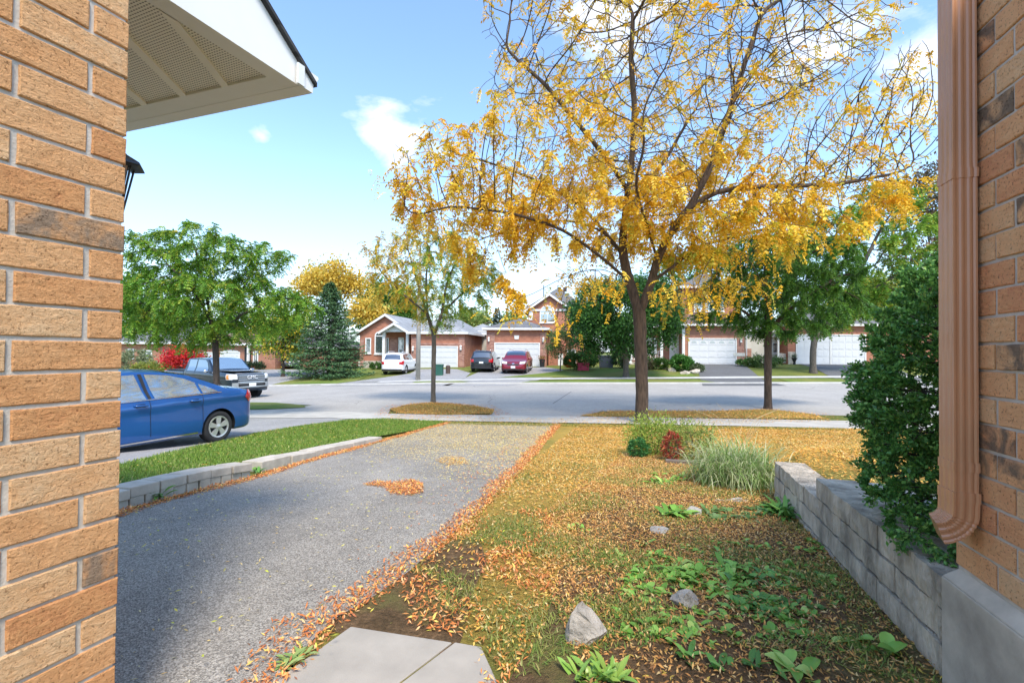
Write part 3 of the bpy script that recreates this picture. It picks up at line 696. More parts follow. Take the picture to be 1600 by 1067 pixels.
# ============================================================ trees
class Tree:
    def __init__(s, P0): s.P = [np.array(P0, float)]; s.par = [-1]
    def limb(s, start, pts, step=.25):
        """hand laid limb from node index start through pts (world)"""
        cur = start
        for p in pts:
            p = np.array(p, float); a = s.P[cur]; n = max(1, int(np.linalg.norm(p-a)/step))
            for k in range(1, n+1):
                s.P.append(a+(p-a)*k/n); s.par.append(cur); cur = len(s.P)-1
        return cur
    def colonize(s, att, step=.25, di=9., dk=.4, iters=120, g=rng, jit=.25, up=.05, maxn=9000, frm=0):
        P = np.array(s.P); par = list(s.par); att = att.copy()
        D = np.full(len(att), 1e9); I = np.zeros(len(att), int)
        def upd(i0):
            Q = P[i0:]
            for c in range(0, len(Q), 400):
                d = np.linalg.norm(att[:, None]-Q[None, c:c+400], axis=2); j = d.argmin(1); m = d[np.arange(len(att)), j]
                b = m < D; D[b] = m[b]; I[b] = (j[b]+c+i0)
        if frm:
            Q = P[frm:]; upd(frm)
        else: upd(0)
        for it in range(iters):
            act = D < di
            if not act.any() or len(P) > maxn: break
            ids, inv = np.unique(I[act], return_inverse=True)
            v = nrm(att[act]-P[I[act]]); acc = np.zeros((len(ids), 3)); np.add.at(acc, inv, v)
            acc = nrm(nrm(acc)+g.normal(size=acc.shape)*jit+np.array([0, 0, up])); new = P[ids]+acc*step
            n0 = len(P); P = np.vstack([P, new]); par += list(ids); upd(n0)
            keep = D > dk; att = att[keep]; D = D[keep]; I = I[keep]
            if len(att) == 0: break
        s.P = list(P); s.par = par
    def finish(s, tip=.006, ex=2.2, base=None, flare=.25, sm=4):
        P = np.array(s.P); n = len(P); par = np.array(s.par); r = np.zeros(n); cnt = np.ones(n, int)
        acc = np.zeros(n)
        for i in range(n-1, -1, -1):
            r[i] = max(tip, acc[i]**(1/ex)) if acc[i] > 0 else tip
            if par[i] >= 0: acc[par[i]] += r[i]**ex; cnt[par[i]] += cnt[i]
        if base: r = np.maximum(tip, tip+(r-tip)*(base-tip)/(r[0]-tip))
        kid = np.zeros((n, 3)); kc = np.zeros(n)
        for _ in range(sm):
            kid[:] = 0; kc[:] = 0; q = np.where(par >= 0)[0]; np.add.at(kid, par[q], P[q]*cnt[q][:, None]); np.add.at(kc, par[q], cnt[q]); m_ = (par >= 0) & (kc > 0)
            P[m_] = .5*P[m_]+.25*P[par[m_]]+.25*kid[m_]/kc[m_][:, None]
        s.r = r; s.cnt = cnt; s.A = P; s.pa = par
        return s
    def mesh(s, parent, mat='bark', name='trunk', nmin=4, bark=.06, flare=True):
        ch = [[] for _ in s.pa]
        for i, p in enumerate(s.pa):
            if p >= 0: ch[p].append(i)
        m = MB(); stack = [(0, None)]; done = 0
        while stack:
            i, prev = stack.pop(); c = [i] if prev is None else [prev, i]
            while ch[c[-1]]:
                k = max(ch[c[-1]], key=lambda q: s.r[q])
                for q in ch[c[-1]]:
                    if q != k: stack.append((q, c[-1]))
                c.append(k)
            pts = [s.A[q] for q in c]; rr = [s.r[q] for q in c]
            if prev is not None: rr[0] = rr[1] if len(rr) > 1 else rr[0]
            rr[-1] *= .5; big = max(rr)
            n = 12 if big > .06 else (6 if big > .02 else nmin)
            if len(c) > 1:
                if prev is None and flare:
                    z0 = pts[0][2]; rr = [r*(1+.45*math.exp(-(p[2]-z0)/.18)) for p, r in zip(pts, rr)]
                m.tube(pts, rr, n, cap=False, jit=bark if big > .06 else 0)
        return m.build(name, mat, parent, smooth=True, world=True)
def ell(c, rx, ry, rz, n, g=rng, shell=.35):
    """points in an ellipsoid, denser toward the outside"""
    d = rdir(n, g); u = g.uniform(0, 1, (n, 1))**(1/3); u = u*(1-shell)+shell*g.uniform(.75, 1, (n, 1))
    return np.array(c)+d*u*np.array([rx, ry, rz])
def pxell(blobs, Y, dens, g=rng, shell=.35):
    """ellipsoids given as (px, py, rx px, rz px, dY, ry metres)"""
    out = []
    for px, py, rx, rz, dY, ry in blobs:
        y = Y+dY; s = y/F; c = A(px, py, y); vol = rx*s*ry*rz*s
        out.append(ell(c, rx*s, ry, rz*s, max(10, int(dens*vol)), g, shell))
    return np.vstack(out)
def fronds(P, D, Ln, ncl, wid, ll, col, g=rng, droop=.6, jit=.12):
    """pinnate leaves: rachis from P along D drooping, paired leaflets. col (n,3)"""
    n = len(P); Ln = np.asarray(Ln).reshape(-1, 1)
    side = nrm(np.cross(D, np.array([0, 0, 1.])+.01)+g.normal(size=(n, 3))*.25); up = nrm(np.cross(side, D))
    Vs = []; Cs = []
    for k in range(ncl):
        t = (k+.6)/ncl; p = P+D*Ln*t+np.array([0, 0, -1])*Ln*droop*t*t
        tang = nrm(D+np.array([0, 0, -1])*2*droop*t)
        for s in ((1, -1) if k < ncl-1 else (1, -1, 0)):
            u = nrm(tang*(.55 if s else 1)+side*s*(.8)+g.normal(size=(n, 3))*jit+np.array([0, 0, -.25]))
            v = nrm(np.cross(u, up)+g.normal(size=(n, 3))*.2)
            vs, _ = leafquads(p, u, v, ll*g.uniform(.75, 1.2, n), wid*g.uniform(.8, 1.2, n), .12); Vs.append(vs)
            Cs.append(np.repeat(col*g.uniform(.82, 1.18, (n, 1)), 4, 0))
    V = np.vstack(Vs); return V, np.arange(len(V)).reshape(-1, 4), np.clip(np.vstack(Cs), 0, 1)
def palette(n, cols, wts=None, g=rng, var=.15):
    c = np.array(cols)[g.choice(len(cols), n, p=None if wts is None else np.array(wts)/sum(wts))]
    return np.clip(c*g.uniform(1-var, 1+var, (n, 1)), 0, 1)
def locust(label, base, Y, blobs, dens, limbs, rbase, cols, leafpos=None, group=None, step=.25, frond=(.17, 6, .016, .036), per=3, tipcnt=6, dk=.4, mat='bark', seed=1, prob=None, droop=.6, maxn=8000, jit=.3, tip=.006, colf=None, ex=2.2, shell=.3):
    g = np.random.default_rng(seed); b = G(*base) if base[0] is not None else base[1]
    if Y is None: Y = b.y
    t = thing('honey_locust', label, 'tree', b, group=group)
    T = Tree((b.x, b.y, b.z-.08)); idx = {}
    for name, start, pts in limbs:
        st = 0 if start is None else idx[start]
        idx[name] = T.limb(st, [A(px, py, Y+dy) for px, py, dy in pts], step)
        # also remember intermediate points
        for k, (px, py, dy) in enumerate(pts):
            q = np.array(A(px, py, Y+dy)); idx[f'{name}{k}'] = int(np.linalg.norm(np.array(T.P)-q, axis=1).argmin())
    att = pxell(blobs, Y, dens, g, shell); frm = idx[limbs[0][0]]-2
    T.colonize(att, step, 12, dk, 160, g, jit, .03, maxn, frm=max(0, frm)); T.finish(tip, ex, rbase); T.mesh(t, mat)
    P, par, cnt, r = T.A, T.pa, T.cnt, T.r
    c = np.where((cnt <= tipcnt) & (par >= 0))[0]; D0 = nrm(P[c]-P[par[c]])
    c = np.repeat(c, per); D0 = np.repeat(D0, per, 0)
    if prob is not None:
        k = g.uniform(size=len(c)) < prob(P[c]); c, D0 = c[k], D0[k]
    pos = P[c]+(P[par[c]]-P[c])*g.uniform(0, 1, (len(c), 1)); out = nrm(D0*.5+g.normal(size=(len(c), 3))*.75+np.array([0, 0, -.15]))
    col = colf(pos, g) if colf else palette(len(c), *cols, g=g)
    V, q, cc = fronds(pos, out, frond[0]*g.uniform(.7, 1.3, len(c)), frond[1], frond[2], frond[3], col, g, droop)
    npmesh('crown', V, q, 'leaf', t, cc); print(label[:30], 'nodes', len(P), 'fronds', len(c)); return t, T
GOLD = ([(.80,.50,.03),(.86,.60,.07),(.76,.40,.02),(.80,.45,.02),(.62,.52,.06)], [5,5,1.5,2,1.5])
yb = G(1003, 661); YB = yb.y
big_blobs = [(1035,150,300,150,0,4.2),(880,270,210,120,-.6,3.4),(720,285,115,100,-.5,2.4),(1200,210,230,150,.3,3.6),(1330,200,130,130,.2,2.6),
   (1040,330,260,80,0,3.4),(760,400,70,40,-.5,1.2),(1190,360,170,55,-.7,2.2),(930,40,200,110,.3,3.4),(1180,50,230,110,.3,3.4),(990,-60,230,90,0,3.2),(1350,310,110,45,.3,1.8),(660,300,50,60,-.3,1.2)]
limbs = [('t', None, [(1003,600,0),(1001,540,0),(999,490,0)]),
 ('c', 't', [(984,440,.1),(972,398,.2),(974,350,.3),(983,300,.3),(988,240,.2),(992,170,.1),(985,90,0),(990,20,0)]),
 ('r', 't', [(1018,440,-.1),(1027,405,-.3),(1043,368,-.5),(1078,325,-.6)]),
 ('r2', 'r', [(1120,297,-.6),(1200,291,-.5),(1300,290,-.2),(1400,272,.1)]),
 ('r3', 'r', [(1110,262,-.5),(1138,180,-.2),(1160,110,0),(1190,20,.2)]),
 ('r4', 'r2', [(1430,262,.2)]),
 ('r5', 'r3', [(1260,-30,.5)]),
 ('l', 'c1', [(945,362,.5),(905,318,.9),(840,283,1.0),(770,256,.8),(700,236,.6)]),
 ('l2', 'c0', [(935,398,-.8),(880,358,-1.3),(800,333,-1.4),(700,322,-1.1)]),
 ('l3', 'c3', [(950,250,-.6),(900,190,-1.0),(850,130,-.9),(790,80,-.6)]),
 ('b', 'c2', [(1000,300,1.0),(1040,250,2.0),(1080,180,2.6)]),
 ('f', 'r1', [(1010,350,-1.2),(990,290,-2.0),(1010,220,-2.6)]),
 ('m', 'r0', [(1048,420,.2),(1090,385,.8),(1150,370,1.4),(1230,350,1.6)]),
 ('n', 'c0', [(940,418,-.8),(890,428,-1.4),(845,452,-1.8),(808,476,-1.9)]), ('n2', 'n1', [(880,460,-1.7),(873,482,-1.85)]), ('n3', 'l2', [(660,338,-1.0),(625,330,-.9)]),
 ('k', 'l0', [(900,345,.2),(850,345,.4),(790,360,.4),(740,380,.4)])]
def prob_big(P):
    z = P[:, 2]; x = P[:, 0]; d = np.abs(np.sin(P[:, 0]*1.9+1.3)+np.sin(P[:, 1]*1.7)+np.sin(P[:, 2]*2.3+.7))
    p = .40 - .33*sst(5.4, 8.4, z) + .55*sst(5.2, 3.8, z); p = p*(.03+1.25*sst(.55, 1.25, d)); p = p*(1-.35*sst(4.5, 8, x)*sst(5.5,7,z)); return np.clip(p, 0, 1)
def col_big(P, g):
    n = len(P); c = palette(n, *GOLD, g=g); o = sst(-1.5, -5.5, P[:, 0]+.5*np.sin(P[:, 2]*3))*.7
    k = (g.uniform(size=n) < o)[:, None]; c = np.where(k, c*np.array([1.02,.80,.7]), c)
    gr = (sst(1.0, 4.5, P[:, 0])*sst(5.6, 4.2, P[:, 2])*.55); k = (g.uniform(size=n) < gr)[:, None]; return np.clip(np.where(k, c*np.array([.62,.92,.9]), c), 0, 1)
t_big, TB = locust('tallest honey locust with sparse golden yellow leaves and forked brown trunk, beside the sidewalk', (1003,661), YB, big_blobs, 60, limbs, .165, None, step=.20, per=15, tipcnt=8, dk=.30, prob=prob_big, colf=col_big, seed=4, frond=(.25, 5, .042, .100), tip=.0075, maxn=12000, jit=.20, droop=.8)
# burl and hanging low sprays of gold leaves
def sprays(parent, anchors, Y, n, cols, g, spread=.35, frond=(.24, 6, .036, .080), down=.4):
    P = []; D = []
    for px, py, dy, k in anchors:
        c = np.array(A(px, py, Y+dy)); q = c+g.normal(size=(int(n*k), 3))*np.array([spread, spread, spread*.55]); P.append(q); D.append(nrm(g.normal(size=q.shape)*.8+np.array([0, 0, -.5])))
    P = np.vstack(P); D = np.vstack(D); col = palette(len(P), *cols, g=g)
    V, q, cc = fronds(P, D, frond[0]*g.uniform(.7, 1.3, len(P)), frond[1], frond[2], frond[3], col, g, .7)
    o = npmesh('leaf_spray', V, q, 'leaf', parent, cc); o['kind'] = 'stuff'
    Bp = np.array(TB.A)
    for px, py, dy, k in anchors:
        m = MB(); c = np.array(A(px, py, Y+dy)); j = np.linalg.norm(Bp-c, axis=1).argmin(); a = Bp[j]; mid = (a+c)/2+np.array([0, 0, .12])
        m.tube([a, mid, c, c+np.array([.08,0,-.12])], [.012,.010,.007,.004], 5)
        for _ in range(4):
            e = c+g.normal(size=3)*spread*.8; m.tube([c, (c+e)/2+np.array([0,0,.05]), e], [.006,.005,.003], 4)
        m.build('twig', 'bark', parent, smooth=True, world=True)
gg = np.random.default_rng(9)
sprays(t_big, [(905,420,-1.2,1),(950,440,-1.4,1.2),(895,440,-1.3,.8),(930,455,-.9,1),(1050,445,-1.5,1.1),(1085,460,-1.2,1),(1110,450,-1.0,1),(1160,455,-1.1,.9),(1190,440,-.8,.6),(965,425,.8,.8),(1120,430,-.6,1),(1060,470,.6,.8),
  (805,488,-1.8,.75),(870,500,-1.9,.7),(1090,490,-.2,.6),(830,380,-1.4,.5),(690,345,-.9,.6),(650,360,-.8,.5),(700,375,-.9,.6),(720,400,-1,.5),(620,290,-.6,.4),(760,420,-.8,.4),(1230,380,-1.2,.9),(1180,390,-1.4,.8),(1130,350,-1.6,.8),(1280,350,-1,.6)], YB, 27, GOLD, gg)
GREEN = ([(.13,.29,.03),(.19,.36,.035),(.09,.21,.025),(.28,.42,.05),(.36,.42,.06)], [4,4,3,2,1])
DGREEN = ([(.07,.18,.025),(.11,.25,.03),(.055,.13,.022),(.17,.32,.04)], [4,4,3,2])
# left green tree on the boulevard
b1 = GX(-8.7, 14.0)
def pxof(v):
    d = np.array(CR).T @ np.array([v[0], v[1], v[2]-EYE]); return 800+F*d[0]/-d[2], 533.5+SH-F*d[1]/-d[2]
print('tree1 base px', pxof(b1))
def col_l(P, g):
    n = len(P); c = palette(n, *GREEN, g=g); k = (g.uniform(size=n) < .10+.25*sst(4.5, 6, P[:, 2]))[:, None]
    return np.clip(np.where(k, c*np.array([1.7,1.15,.9]), c), 0, 1)
locust('green honey locust with flat spreading crown in front of the dark blue pickup truck', (None, b1), 14.0,
  [(345,470,150,50,0,1.9),(300,390,95,48,0,1.5),(400,395,65,30,0,1.3),(440,480,75,35,-.2,1.2),(250,480,70,60,0,1.5),(330,440,120,35,0,1.7),(290,520,90,30,.2,1.2),(235,400,45,50,0,1.2),(400,520,50,25,-.3,.9)],
  70, [('t', None, [(338,600,0),(338,560,0),(336,535,0)]), ('a','t',[(330,500,0),(322,460,.2),(310,410,.2),(300,370,.2)]), ('b','t',[(352,510,-.2),(380,490,-.4),(430,470,-.5)]), ('c','t',[(310,510,.2),(270,490,.3),(230,470,.4)]), ('d','b0',[(375,460,.3),(400,410,.4)]), ('e','a0',[(300,450,-.6),(260,410,-.8)])],
  .085, None, per=11, tipcnt=7, dk=.26, step=.17, mat='bark_dark', seed=21, colf=col_l, frond=(.23, 6, .032, .066), maxn=8000, jit=.3, group='honey locusts along the near boulevard')
# middle small tree, part yellow part green
b2 = G(677, 631); Y2 = b2.y
def col_m(P, g):
    n = len(P); x = P[:, 0]; z = P[:, 2]; f = sst(-2.3, -4.3, x)*.8+.1*sst(4.5, 5.5, z)+.04; k = (g.uniform(size=n) < f)[:, None]
    return np.where(k, palette(n, [(.78,.48,.04),(.66,.48,.06),(.56,.50,.07)], g=g), palette(n, [(.22,.38,.04),(.32,.44,.05),(.15,.28,.035),(.46,.48,.07)], g=g))
locust('slim young locust with leaves half yellow half green in the leaf-covered boulevard mound', (677,631), Y2,
  [(670,430,105,60,0,1.9),(620,400,60,40,0,1.2),(740,440,50,55,0,1.2),(660,370,70,22,0,1.2),(610,450,45,35,0,1.0),(690,490,55,25,0,.9),(770,420,20,25,0,.6)],
  110, [('t', None, [(677,590,0),(678,550,0),(678,525,0)]), ('a','t',[(668,490,0),(655,450,.1),(640,400,.2)]), ('b','t',[(690,490,0),(698,440,.1),(720,390,.1),(745,362,.2)]), ('c','a0',[(665,440,-.4),(672,390,-.4)]), ('d','b0',[(720,460,-.3),(760,430,-.4)]), ('e','a0',[(630,460,-.3),(590,420,-.4)])],
  .085, None, per=8, tipcnt=6, dk=.28, step=.17, mat='bark_grey', seed=33, colf=col_m, frond=(.23, 6, .034, .070), group='honey locusts along the near boulevard', prob=lambda P: np.full(len(P), .62))
# right dark green tree
b3 = G(1200, 639); Y3 = b3.y
locust('dark green honey locust with dense low crown right of the golden tree', (1200,639), Y3,
  [(1210,440,110,52,0,2.0),(1280,420,75,60,.2,1.6),(1130,470,60,50,0,1.3),(1220,500,90,32,0,1.5),(1310,480,50,40,.2,1.1),(1180,395,50,30,0,1.0)],
  75, [('t', None, [(1200,590,0),(1200,550,0),(1200,520,0)]), ('a','t',[(1198,480,0),(1195,430,0),(1200,390,0)]), ('b','t',[(1225,490,-.2),(1265,460,-.3),(1310,430,-.3)]), ('c','t',[(1175,495,.1),(1145,475,.2)]), ('d','a0',[(1235,450,.6),(1260,400,.8)])],
  .125, None, per=13, tipcnt=6, dk=.28, step=.18, mat='bark', seed=41, colf=lambda P, g: palette(len(P), *DGREEN, g=g), frond=(.23, 6, .034, .070), maxn=6000, group='honey locusts along the near boulevard')
# light green locust farther right, across the street (trunk at 1270)
b4 = G(1271, 583); Y4 = b4.y
locust('bright green locust on the far verge in front of the wide white garage', (1271,583), Y4,
  [(1330,380,110,70,0,5.0),(1270,480,75,45,0,3.5),(1390,330,75,60,0,4),(1380,450,70,50,0,3.5),(1440,390,50,60,0,3),(1330,470,60,50,0,3)],
  3.6, [('t', None, [(1270,560,0),(1269,530,0)]), ('a','t',[(1275,490,0),(1290,430,0),(1310,360,0)]), ('b','t',[(1300,500,0),(1350,460,0),(1400,430,0)]), ('c','t',[(1250,500,0),(1235,470,0)]), ('d','b0',[(1340,430,0),(1380,350,0)])],
  .22, None, per=12, tipcnt=6, dk=.7, step=.5, mat='bark_grey', seed=51, colf=lambda P, g: palette(len(P), [(.20,.36,.03),(.14,.28,.03),(.32,.42,.05),(.45,.42,.05)], [4,3,3,1], g=g), frond=(.42, 5, .09, .15), maxn=4000, tip=.014)
# ---- other broadleaf trees: crowns of many leaves over a grown skeleton
def leafball(P, n, size, cols, g, wf=.6, out=None):
    k = g.integers(0, len(P), n); pos = P[k]+g.normal(size=(n, 3))*size*2.0; U = nrm(rdir(n, g)+np.array([0, 0, -.2])); V = nrm(np.cross(U, rdir(n, g)))
    ln = size*g.uniform(.7, 1.3, n); vs, q = leafquads(pos, U, V, ln, ln*wf, .15); return vs, q, np.repeat(palette(n, *cols, g=g), 4, 0)
def broadleaf(name, label, base, Y, blobs, dens, trunk_px, rbase, cols, nleaf, size, seed, group=None, step=.4, dk=.6, mat='bark_grey', cat='tree', b=None, shell=.45, tip=.012, jit=.2):
    g = np.random.default_rng(seed)
    if b is None: b = G(*base)
    Y = Y or b.y; t = thing(name, label, cat, b, group=group); T = Tree((b.x, b.y, b.z-.1))
    e = T.limb(0, [A(px, py, Y) for px, py in trunk_px], step)
    T.colonize(pxell(blobs, Y, dens, g, shell), step, 30, dk, 120, g, jit, .02, 3500, frm=e-1); T.finish(tip, 2.2, rbase); T.mesh(t, mat)
    c = np.where(T.cnt <= 4)[0]; vs, q, cc = leafball(T.A[c], nleaf, size, cols, g); npmesh('crown', vs, q, 'leaf', t, cc); return t
MAPLE = ([(.04,.12,.025),(.065,.17,.03),(.03,.08,.02),(.11,.25,.04)], [4,4,3,2])
bm_ = G(978, 589)
broadleaf('maple_tree', 'round dark green maple behind the trunk of the golden tree', (978,589), None, [(978,490,92,62,0,3.6),(930,500,50,45,0,2.4),(1030,490,40,40,0,2),(975,540,70,18,0,2.4)], 5.5, [(978,560),(978,545)], .19, MAPLE, 52000, .17, 61)
broadleaf('ornamental_tree', 'small light green multi-stem tree beside the garage in the middle', (875,581), None, [(878,535,26,22,0,.9),(866,548,15,12,0,.6),(885,520,16,12,0,.6)], 60, [(876,565),(877,555)], .05, ([(.12,.20,.05),(.18,.26,.08),(.10,.16,.05)],), 5000, .11, 62, step=.2, dk=.25)
YEL = ([(.72,.50,.07),(.78,.58,.13),(.62,.42,.05),(.50,.48,.10)], [4,3,2,1])
def far(px, py, Y): return GX(A(px, py, Y).x, Y)
def farthing(name, label, px, Y, blobs, dens, rb, cols, nl, size, seed, group='trees behind the far houses', step=.9, dk=1.3, mat='bark_grey', tip=.03):
    b = far(px, 560, Y); pz = pxof(b)[1]; top = max(bl[1]+bl[3]*.3 for bl in blobs)
    return broadleaf(name, label, None, Y, blobs, dens, [(px, (pz+top)/2), (px, top)], rb, cols, nl, size, seed, group, step, dk, mat, b=b, tip=tip)
farthing('maple_tree', 'golden yellow tree rising behind the blue-green spruce', 520, 52, [(512,438,40,32,0,3.0),(550,462,32,36,0,2.6),(482,455,18,22,0,2),(585,485,20,20,0,2)], 1.1, .3, YEL, 9500, .34, 71)
farthing('maple_tree', 'green tree just right of the golden yellow tree behind the bungalow', 596, 62, [(600,485,42,38,0,4),(640,490,30,30,0,3),(575,500,30,25,0,3)], .5, .35, (DGREEN[0], DGREEN[1]), 11000, .4, 72)
farthing('oak_tree', 'dark green tree behind the roof of the brick and stucco house at far left', 240, 58, [(240,500,70,50,0,5),(330,520,60,25,0,4),(180,470,60,60,0,5)], .4, .4, DGREEN, 12000, .42, 73)
farthing('maple_tree', 'light yellow-green tree behind the white siding wall', 745, 64, [(740,500,50,16,0,4),(800,505,32,12,0,3)], .5, .3, ([(.25,.34,.08),(.16,.26,.05),(.4,.42,.10)],), 7000, .36, 74)
farthing('oak_tree', 'tall russet brown tree at the right, highest of those behind the houses', 1450, 60, [(1460,300,55,60,0,5),(1440,400,60,70,0,5),(1500,420,70,120,0,5)], .3, .45, ([(.20,.13,.07),(.13,.10,.05),(.28,.17,.10),(.10,.12,.04)],), 11000, .42, 75, mat='bark_dark')
farthing('maple_tree', 'leafy green tree behind the two-storey house with the covered porch', 1130, 66, [(1180,420,80,60,0,6),(1060,440,60,50,0,5)], .3, .4, DGREEN, 9000, .45, 76)
farthing('maple_tree', 'olive green tree filling the gap behind the wide white garage', 1400, 56, [(1400,500,55,50,0,5),(1350,470,60,45,0,5),(1430,540,50,40,0,4)], .45, .4, ([(.14,.22,.03),(.22,.30,.04),(.42,.38,.05),(.08,.14,.02)],), 12000, .4, 77)
# small tree by the far left driveway, yellow and green
b5 = GX(A(442,585,36).x, 36.0)
broadleaf('birch_tree', 'small forked tree with yellow and green leaves in front of the far left white garage', None, 36.0, [(440,520,38,28,0,1.9),(420,500,25,18,0,1.3),(468,510,25,25,0,1.3),(440,545,34,10,0,1.4)], 6, [(443,566),(440,555)], .13, ([(.70,.55,.06),(.10,.22,.03),(.16,.30,.04),(.78,.55,.05)],[2,4,3,2]), 9000, .18, 81, mat='bark_dark', b=b5, step=.3, dk=.5)
b6 = GX(A(285,580,33).x, 33.0)
broadleaf('sumac_bush', 'bright red leafy bush behind the pickup truck', None, 33.0, [(285,555,20,14,0,1.0),(305,560,14,9,0,.8),(268,560,10,8,0,.6)], 25, [(285,572),(285,566)], .05, ([(.62,.03,.035),(.75,.06,.04),(.5,.03,.05)],), 4500, .14, 82, cat='bush', b=b6, step=.25, dk=.3)
# ---- spruces
def spruce(label, px, Y, topy, rbase_px, seed, cols, nb=150, group='spruce trees across the street', basey=None):
    g = np.random.default_rng(seed); b = GX(A(px, 570, Y).x, Y); t = thing('spruce_tree', label, 'conifer', b, group=group)
    top = A(px, topy, Y).z; H = top-b.z; R0 = rbase_px*Y/F
    MB().tube([(b.x,b.y,b.z-.1),(b.x,b.y,b.z+H*.5),(b.x,b.y,b.z+H*.98)], [.035*H*.6,.02*H*.6,.02], 8).build('trunk', 'bark_dark', t, smooth=True, world=True)
    P = []; U = []; m = MB()
    for k in range(nb):
        f = (k+.5)/nb; z = b.z+H*(.06+.93*f); Rr = R0*(1-f)**.78*g.uniform(.8, 1.12)+.12; a = k*2.399+g.uniform(-.3, .3); d = np.array([math.cos(a), math.sin(a), 0])
        n = int(60+170*Rr/R0); tt = g.uniform(.12, 1, n)**.7; sidev = np.array([-d[1], d[0], 0]); sw = g.normal(size=n)*(.16*Rr*(1-.5*tt)+.05)
        zz_ = z-.32*Rr*tt+.22*Rr*tt**3+g.normal(size=n)*.035; p = np.array([b.x, b.y, 0])+d*(Rr*tt)[:, None]+sidev*sw[:, None]; p[:, 2] = zz_
        P.append(p); U.append(nrm(d*.8+sidev*np.sign(sw)[:, None]*.7+g.normal(size=(n, 3))*.35+np.array([0, 0, -.25])))
        if Rr > .4: m.tube([(b.x,b.y,z), tuple(np.array([b.x,b.y,z-.25*Rr])+d*Rr*.8)], [.03,.01], 4)
    m.build('branches', 'bark_dark', t, world=True)
    P = np.vstack(P); U = np.vstack(U); n = len(P); V = nrm(np.cross(U, np.array([0,0,1.])+g.normal(size=(n,3))*.4)); ln = g.uniform(.16, .34, n)*H/9
    vs, q = leafquads(P, U, V, ln, ln*.30, .1, .4); npmesh('needles', vs, q, 'needle', t, np.repeat(palette(n, *cols, g=g), 4, 0)); return t
spruce('wide blue-green spruce with drooping tiers on the lawn left of the bungalow', 514, 34.5, 440, 64, 91, ([(.08,.17,.065),(.12,.23,.09),(.05,.11,.045),(.18,.29,.13)], [4,3,3,1]), 190)
spruce('slender dark spruce peeking between the bungalow and the middle house', 776, 62, 480, 22, 92, ([(.03,.08,.05),(.05,.11,.07)],), 90)
# ============================================================ blades, bushes and garden plants
def blades(P, D, Ln, Wd, droop, seg, prof, col, g=rng, twist=0, cup=0):
    """curved strips; P,D (n,3)"""
    n = len(P); Ln = np.asarray(Ln).reshape(-1,1)*np.ones((n,1)); Wd = np.asarray(Wd).reshape(-1,1)*np.ones((n,1)); dr = np.asarray(droop).reshape(-1,1)*np.ones((n,1))
    S = nrm(np.cross(D, np.array([0,0,1.]))+g.normal(size=(n,3))*.08+1e-6); rows = []
    for k in range(seg+1):
        t = k/seg; p = P+D*Ln*t-np.array([0,0,1])*Ln*dr*t*t; wv = Wd*prof(t)/2
        rows.append(np.stack([p-S*wv, p+S*wv], 1) if not cup else np.stack([p-S*wv+np.array([0,0,1])*wv*cup, p, p+S*wv+np.array([0,0,1])*wv*cup], 1))
    V = np.stack(rows, 1); c_ = V.shape[2]; per = (seg+1)*c_; V = V.reshape(-1, 3); base = np.arange(n)[:, None]*per; q = []
    for k in range(seg):
        for j in range(c_-1): a = k*c_+j; q.append(np.concatenate([base+a, base+a+1, base+a+c_+1, base+a+c_], 1))
    return V, np.vstack(q), np.repeat(col, per, 0)
gprof = lambda t: 1-.85*t
lprof = lambda t: max(.04, math.sin(math.pi*min(1, .06+t*.94))**.8)
def on_ground(xy, dz=0): return np.column_stack([xy, gz(xy[:, 0], xy[:, 1])+dz])
def grass(name, poly, n, hgt, cols, g=rng, wd=.006, lean=.45, dz=.02, pts=None, hf=None, clump=0):
    xy = polypts(poly, n) if pts is None else pts; n = len(xy)
    if clump: 
        k = np.sin(xy[:,0]*5.1+np.cos(xy[:,1]*3.7)*2)+np.sin(xy[:,1]*6.3+xy[:,0]*2.2)+g.normal(size=n)*.5; xy = xy[k > clump]; n = len(xy)
    P = on_ground(xy, dz)
    if hf: P[:, 2] += np.array([hf(a, b) for a, b in xy])
    D = nrm(np.column_stack([g.normal(size=(n,2))*lean, np.ones(n)])); V, q, c = blades(P, D, hgt*g.uniform(.5,1.3,n), wd, .35, 2, gprof, palette(n, *cols, g=g), g)
    o = npmesh(name, V, q, 'leaf', None, c); o['kind'] = 'stuff'; return o
GR = ([(.15,.27,.03),(.22,.34,.045),(.11,.20,.03),(.36,.42,.09)], [4,4,2,1])
GY = ([(.22,.25,.04),(.34,.30,.06),(.14,.20,.03),(.44,.34,.08)], [4,3,3,2])
stripP = strip
tag(grass('grass', stripP, 9000, .085, ([(.38,.40,.12),(.46,.42,.16),(.10,.20,.03)],), wd=.008, clump=.4), 'straw tinted tufts in the green strip', 'grass')
tag(grass('grass', stripP, 60000, .065, GR, wd=.009), 'bright green grass on the strip between the two driveways', 'grass')
LW = [G(*p) for p in [(700,848),(640,895),(770,1040),(800,1060),(855,985),(865,900),(900,860),(870,815),(860,790),(960,770),(985,735),(970,705),(1080,690),(1185,720),(1205,685),(1345,740),(1345,671),(905,664),(872,690),(815,735)]]
tag(grass('grass', LW, 40000, .045, GY, wd=.006, lean=.7, clump=.1), 'thin yellowish lawn grass under the fallen leaves', 'grass')
tag(grass('grass', [G(*p) for p in [(700,905),(680,940),(740,1010),(800,1067),(860,1067),(880,960),(860,900),(900,850),(800,780),(760,800)]], 7000, .05, ([(.18,.26,.05),(.30,.34,.08),(.42,.38,.14)],), wd=.005, lean=.8, clump=.2), 'short green lawn grass beside the soil edge', 'grass')
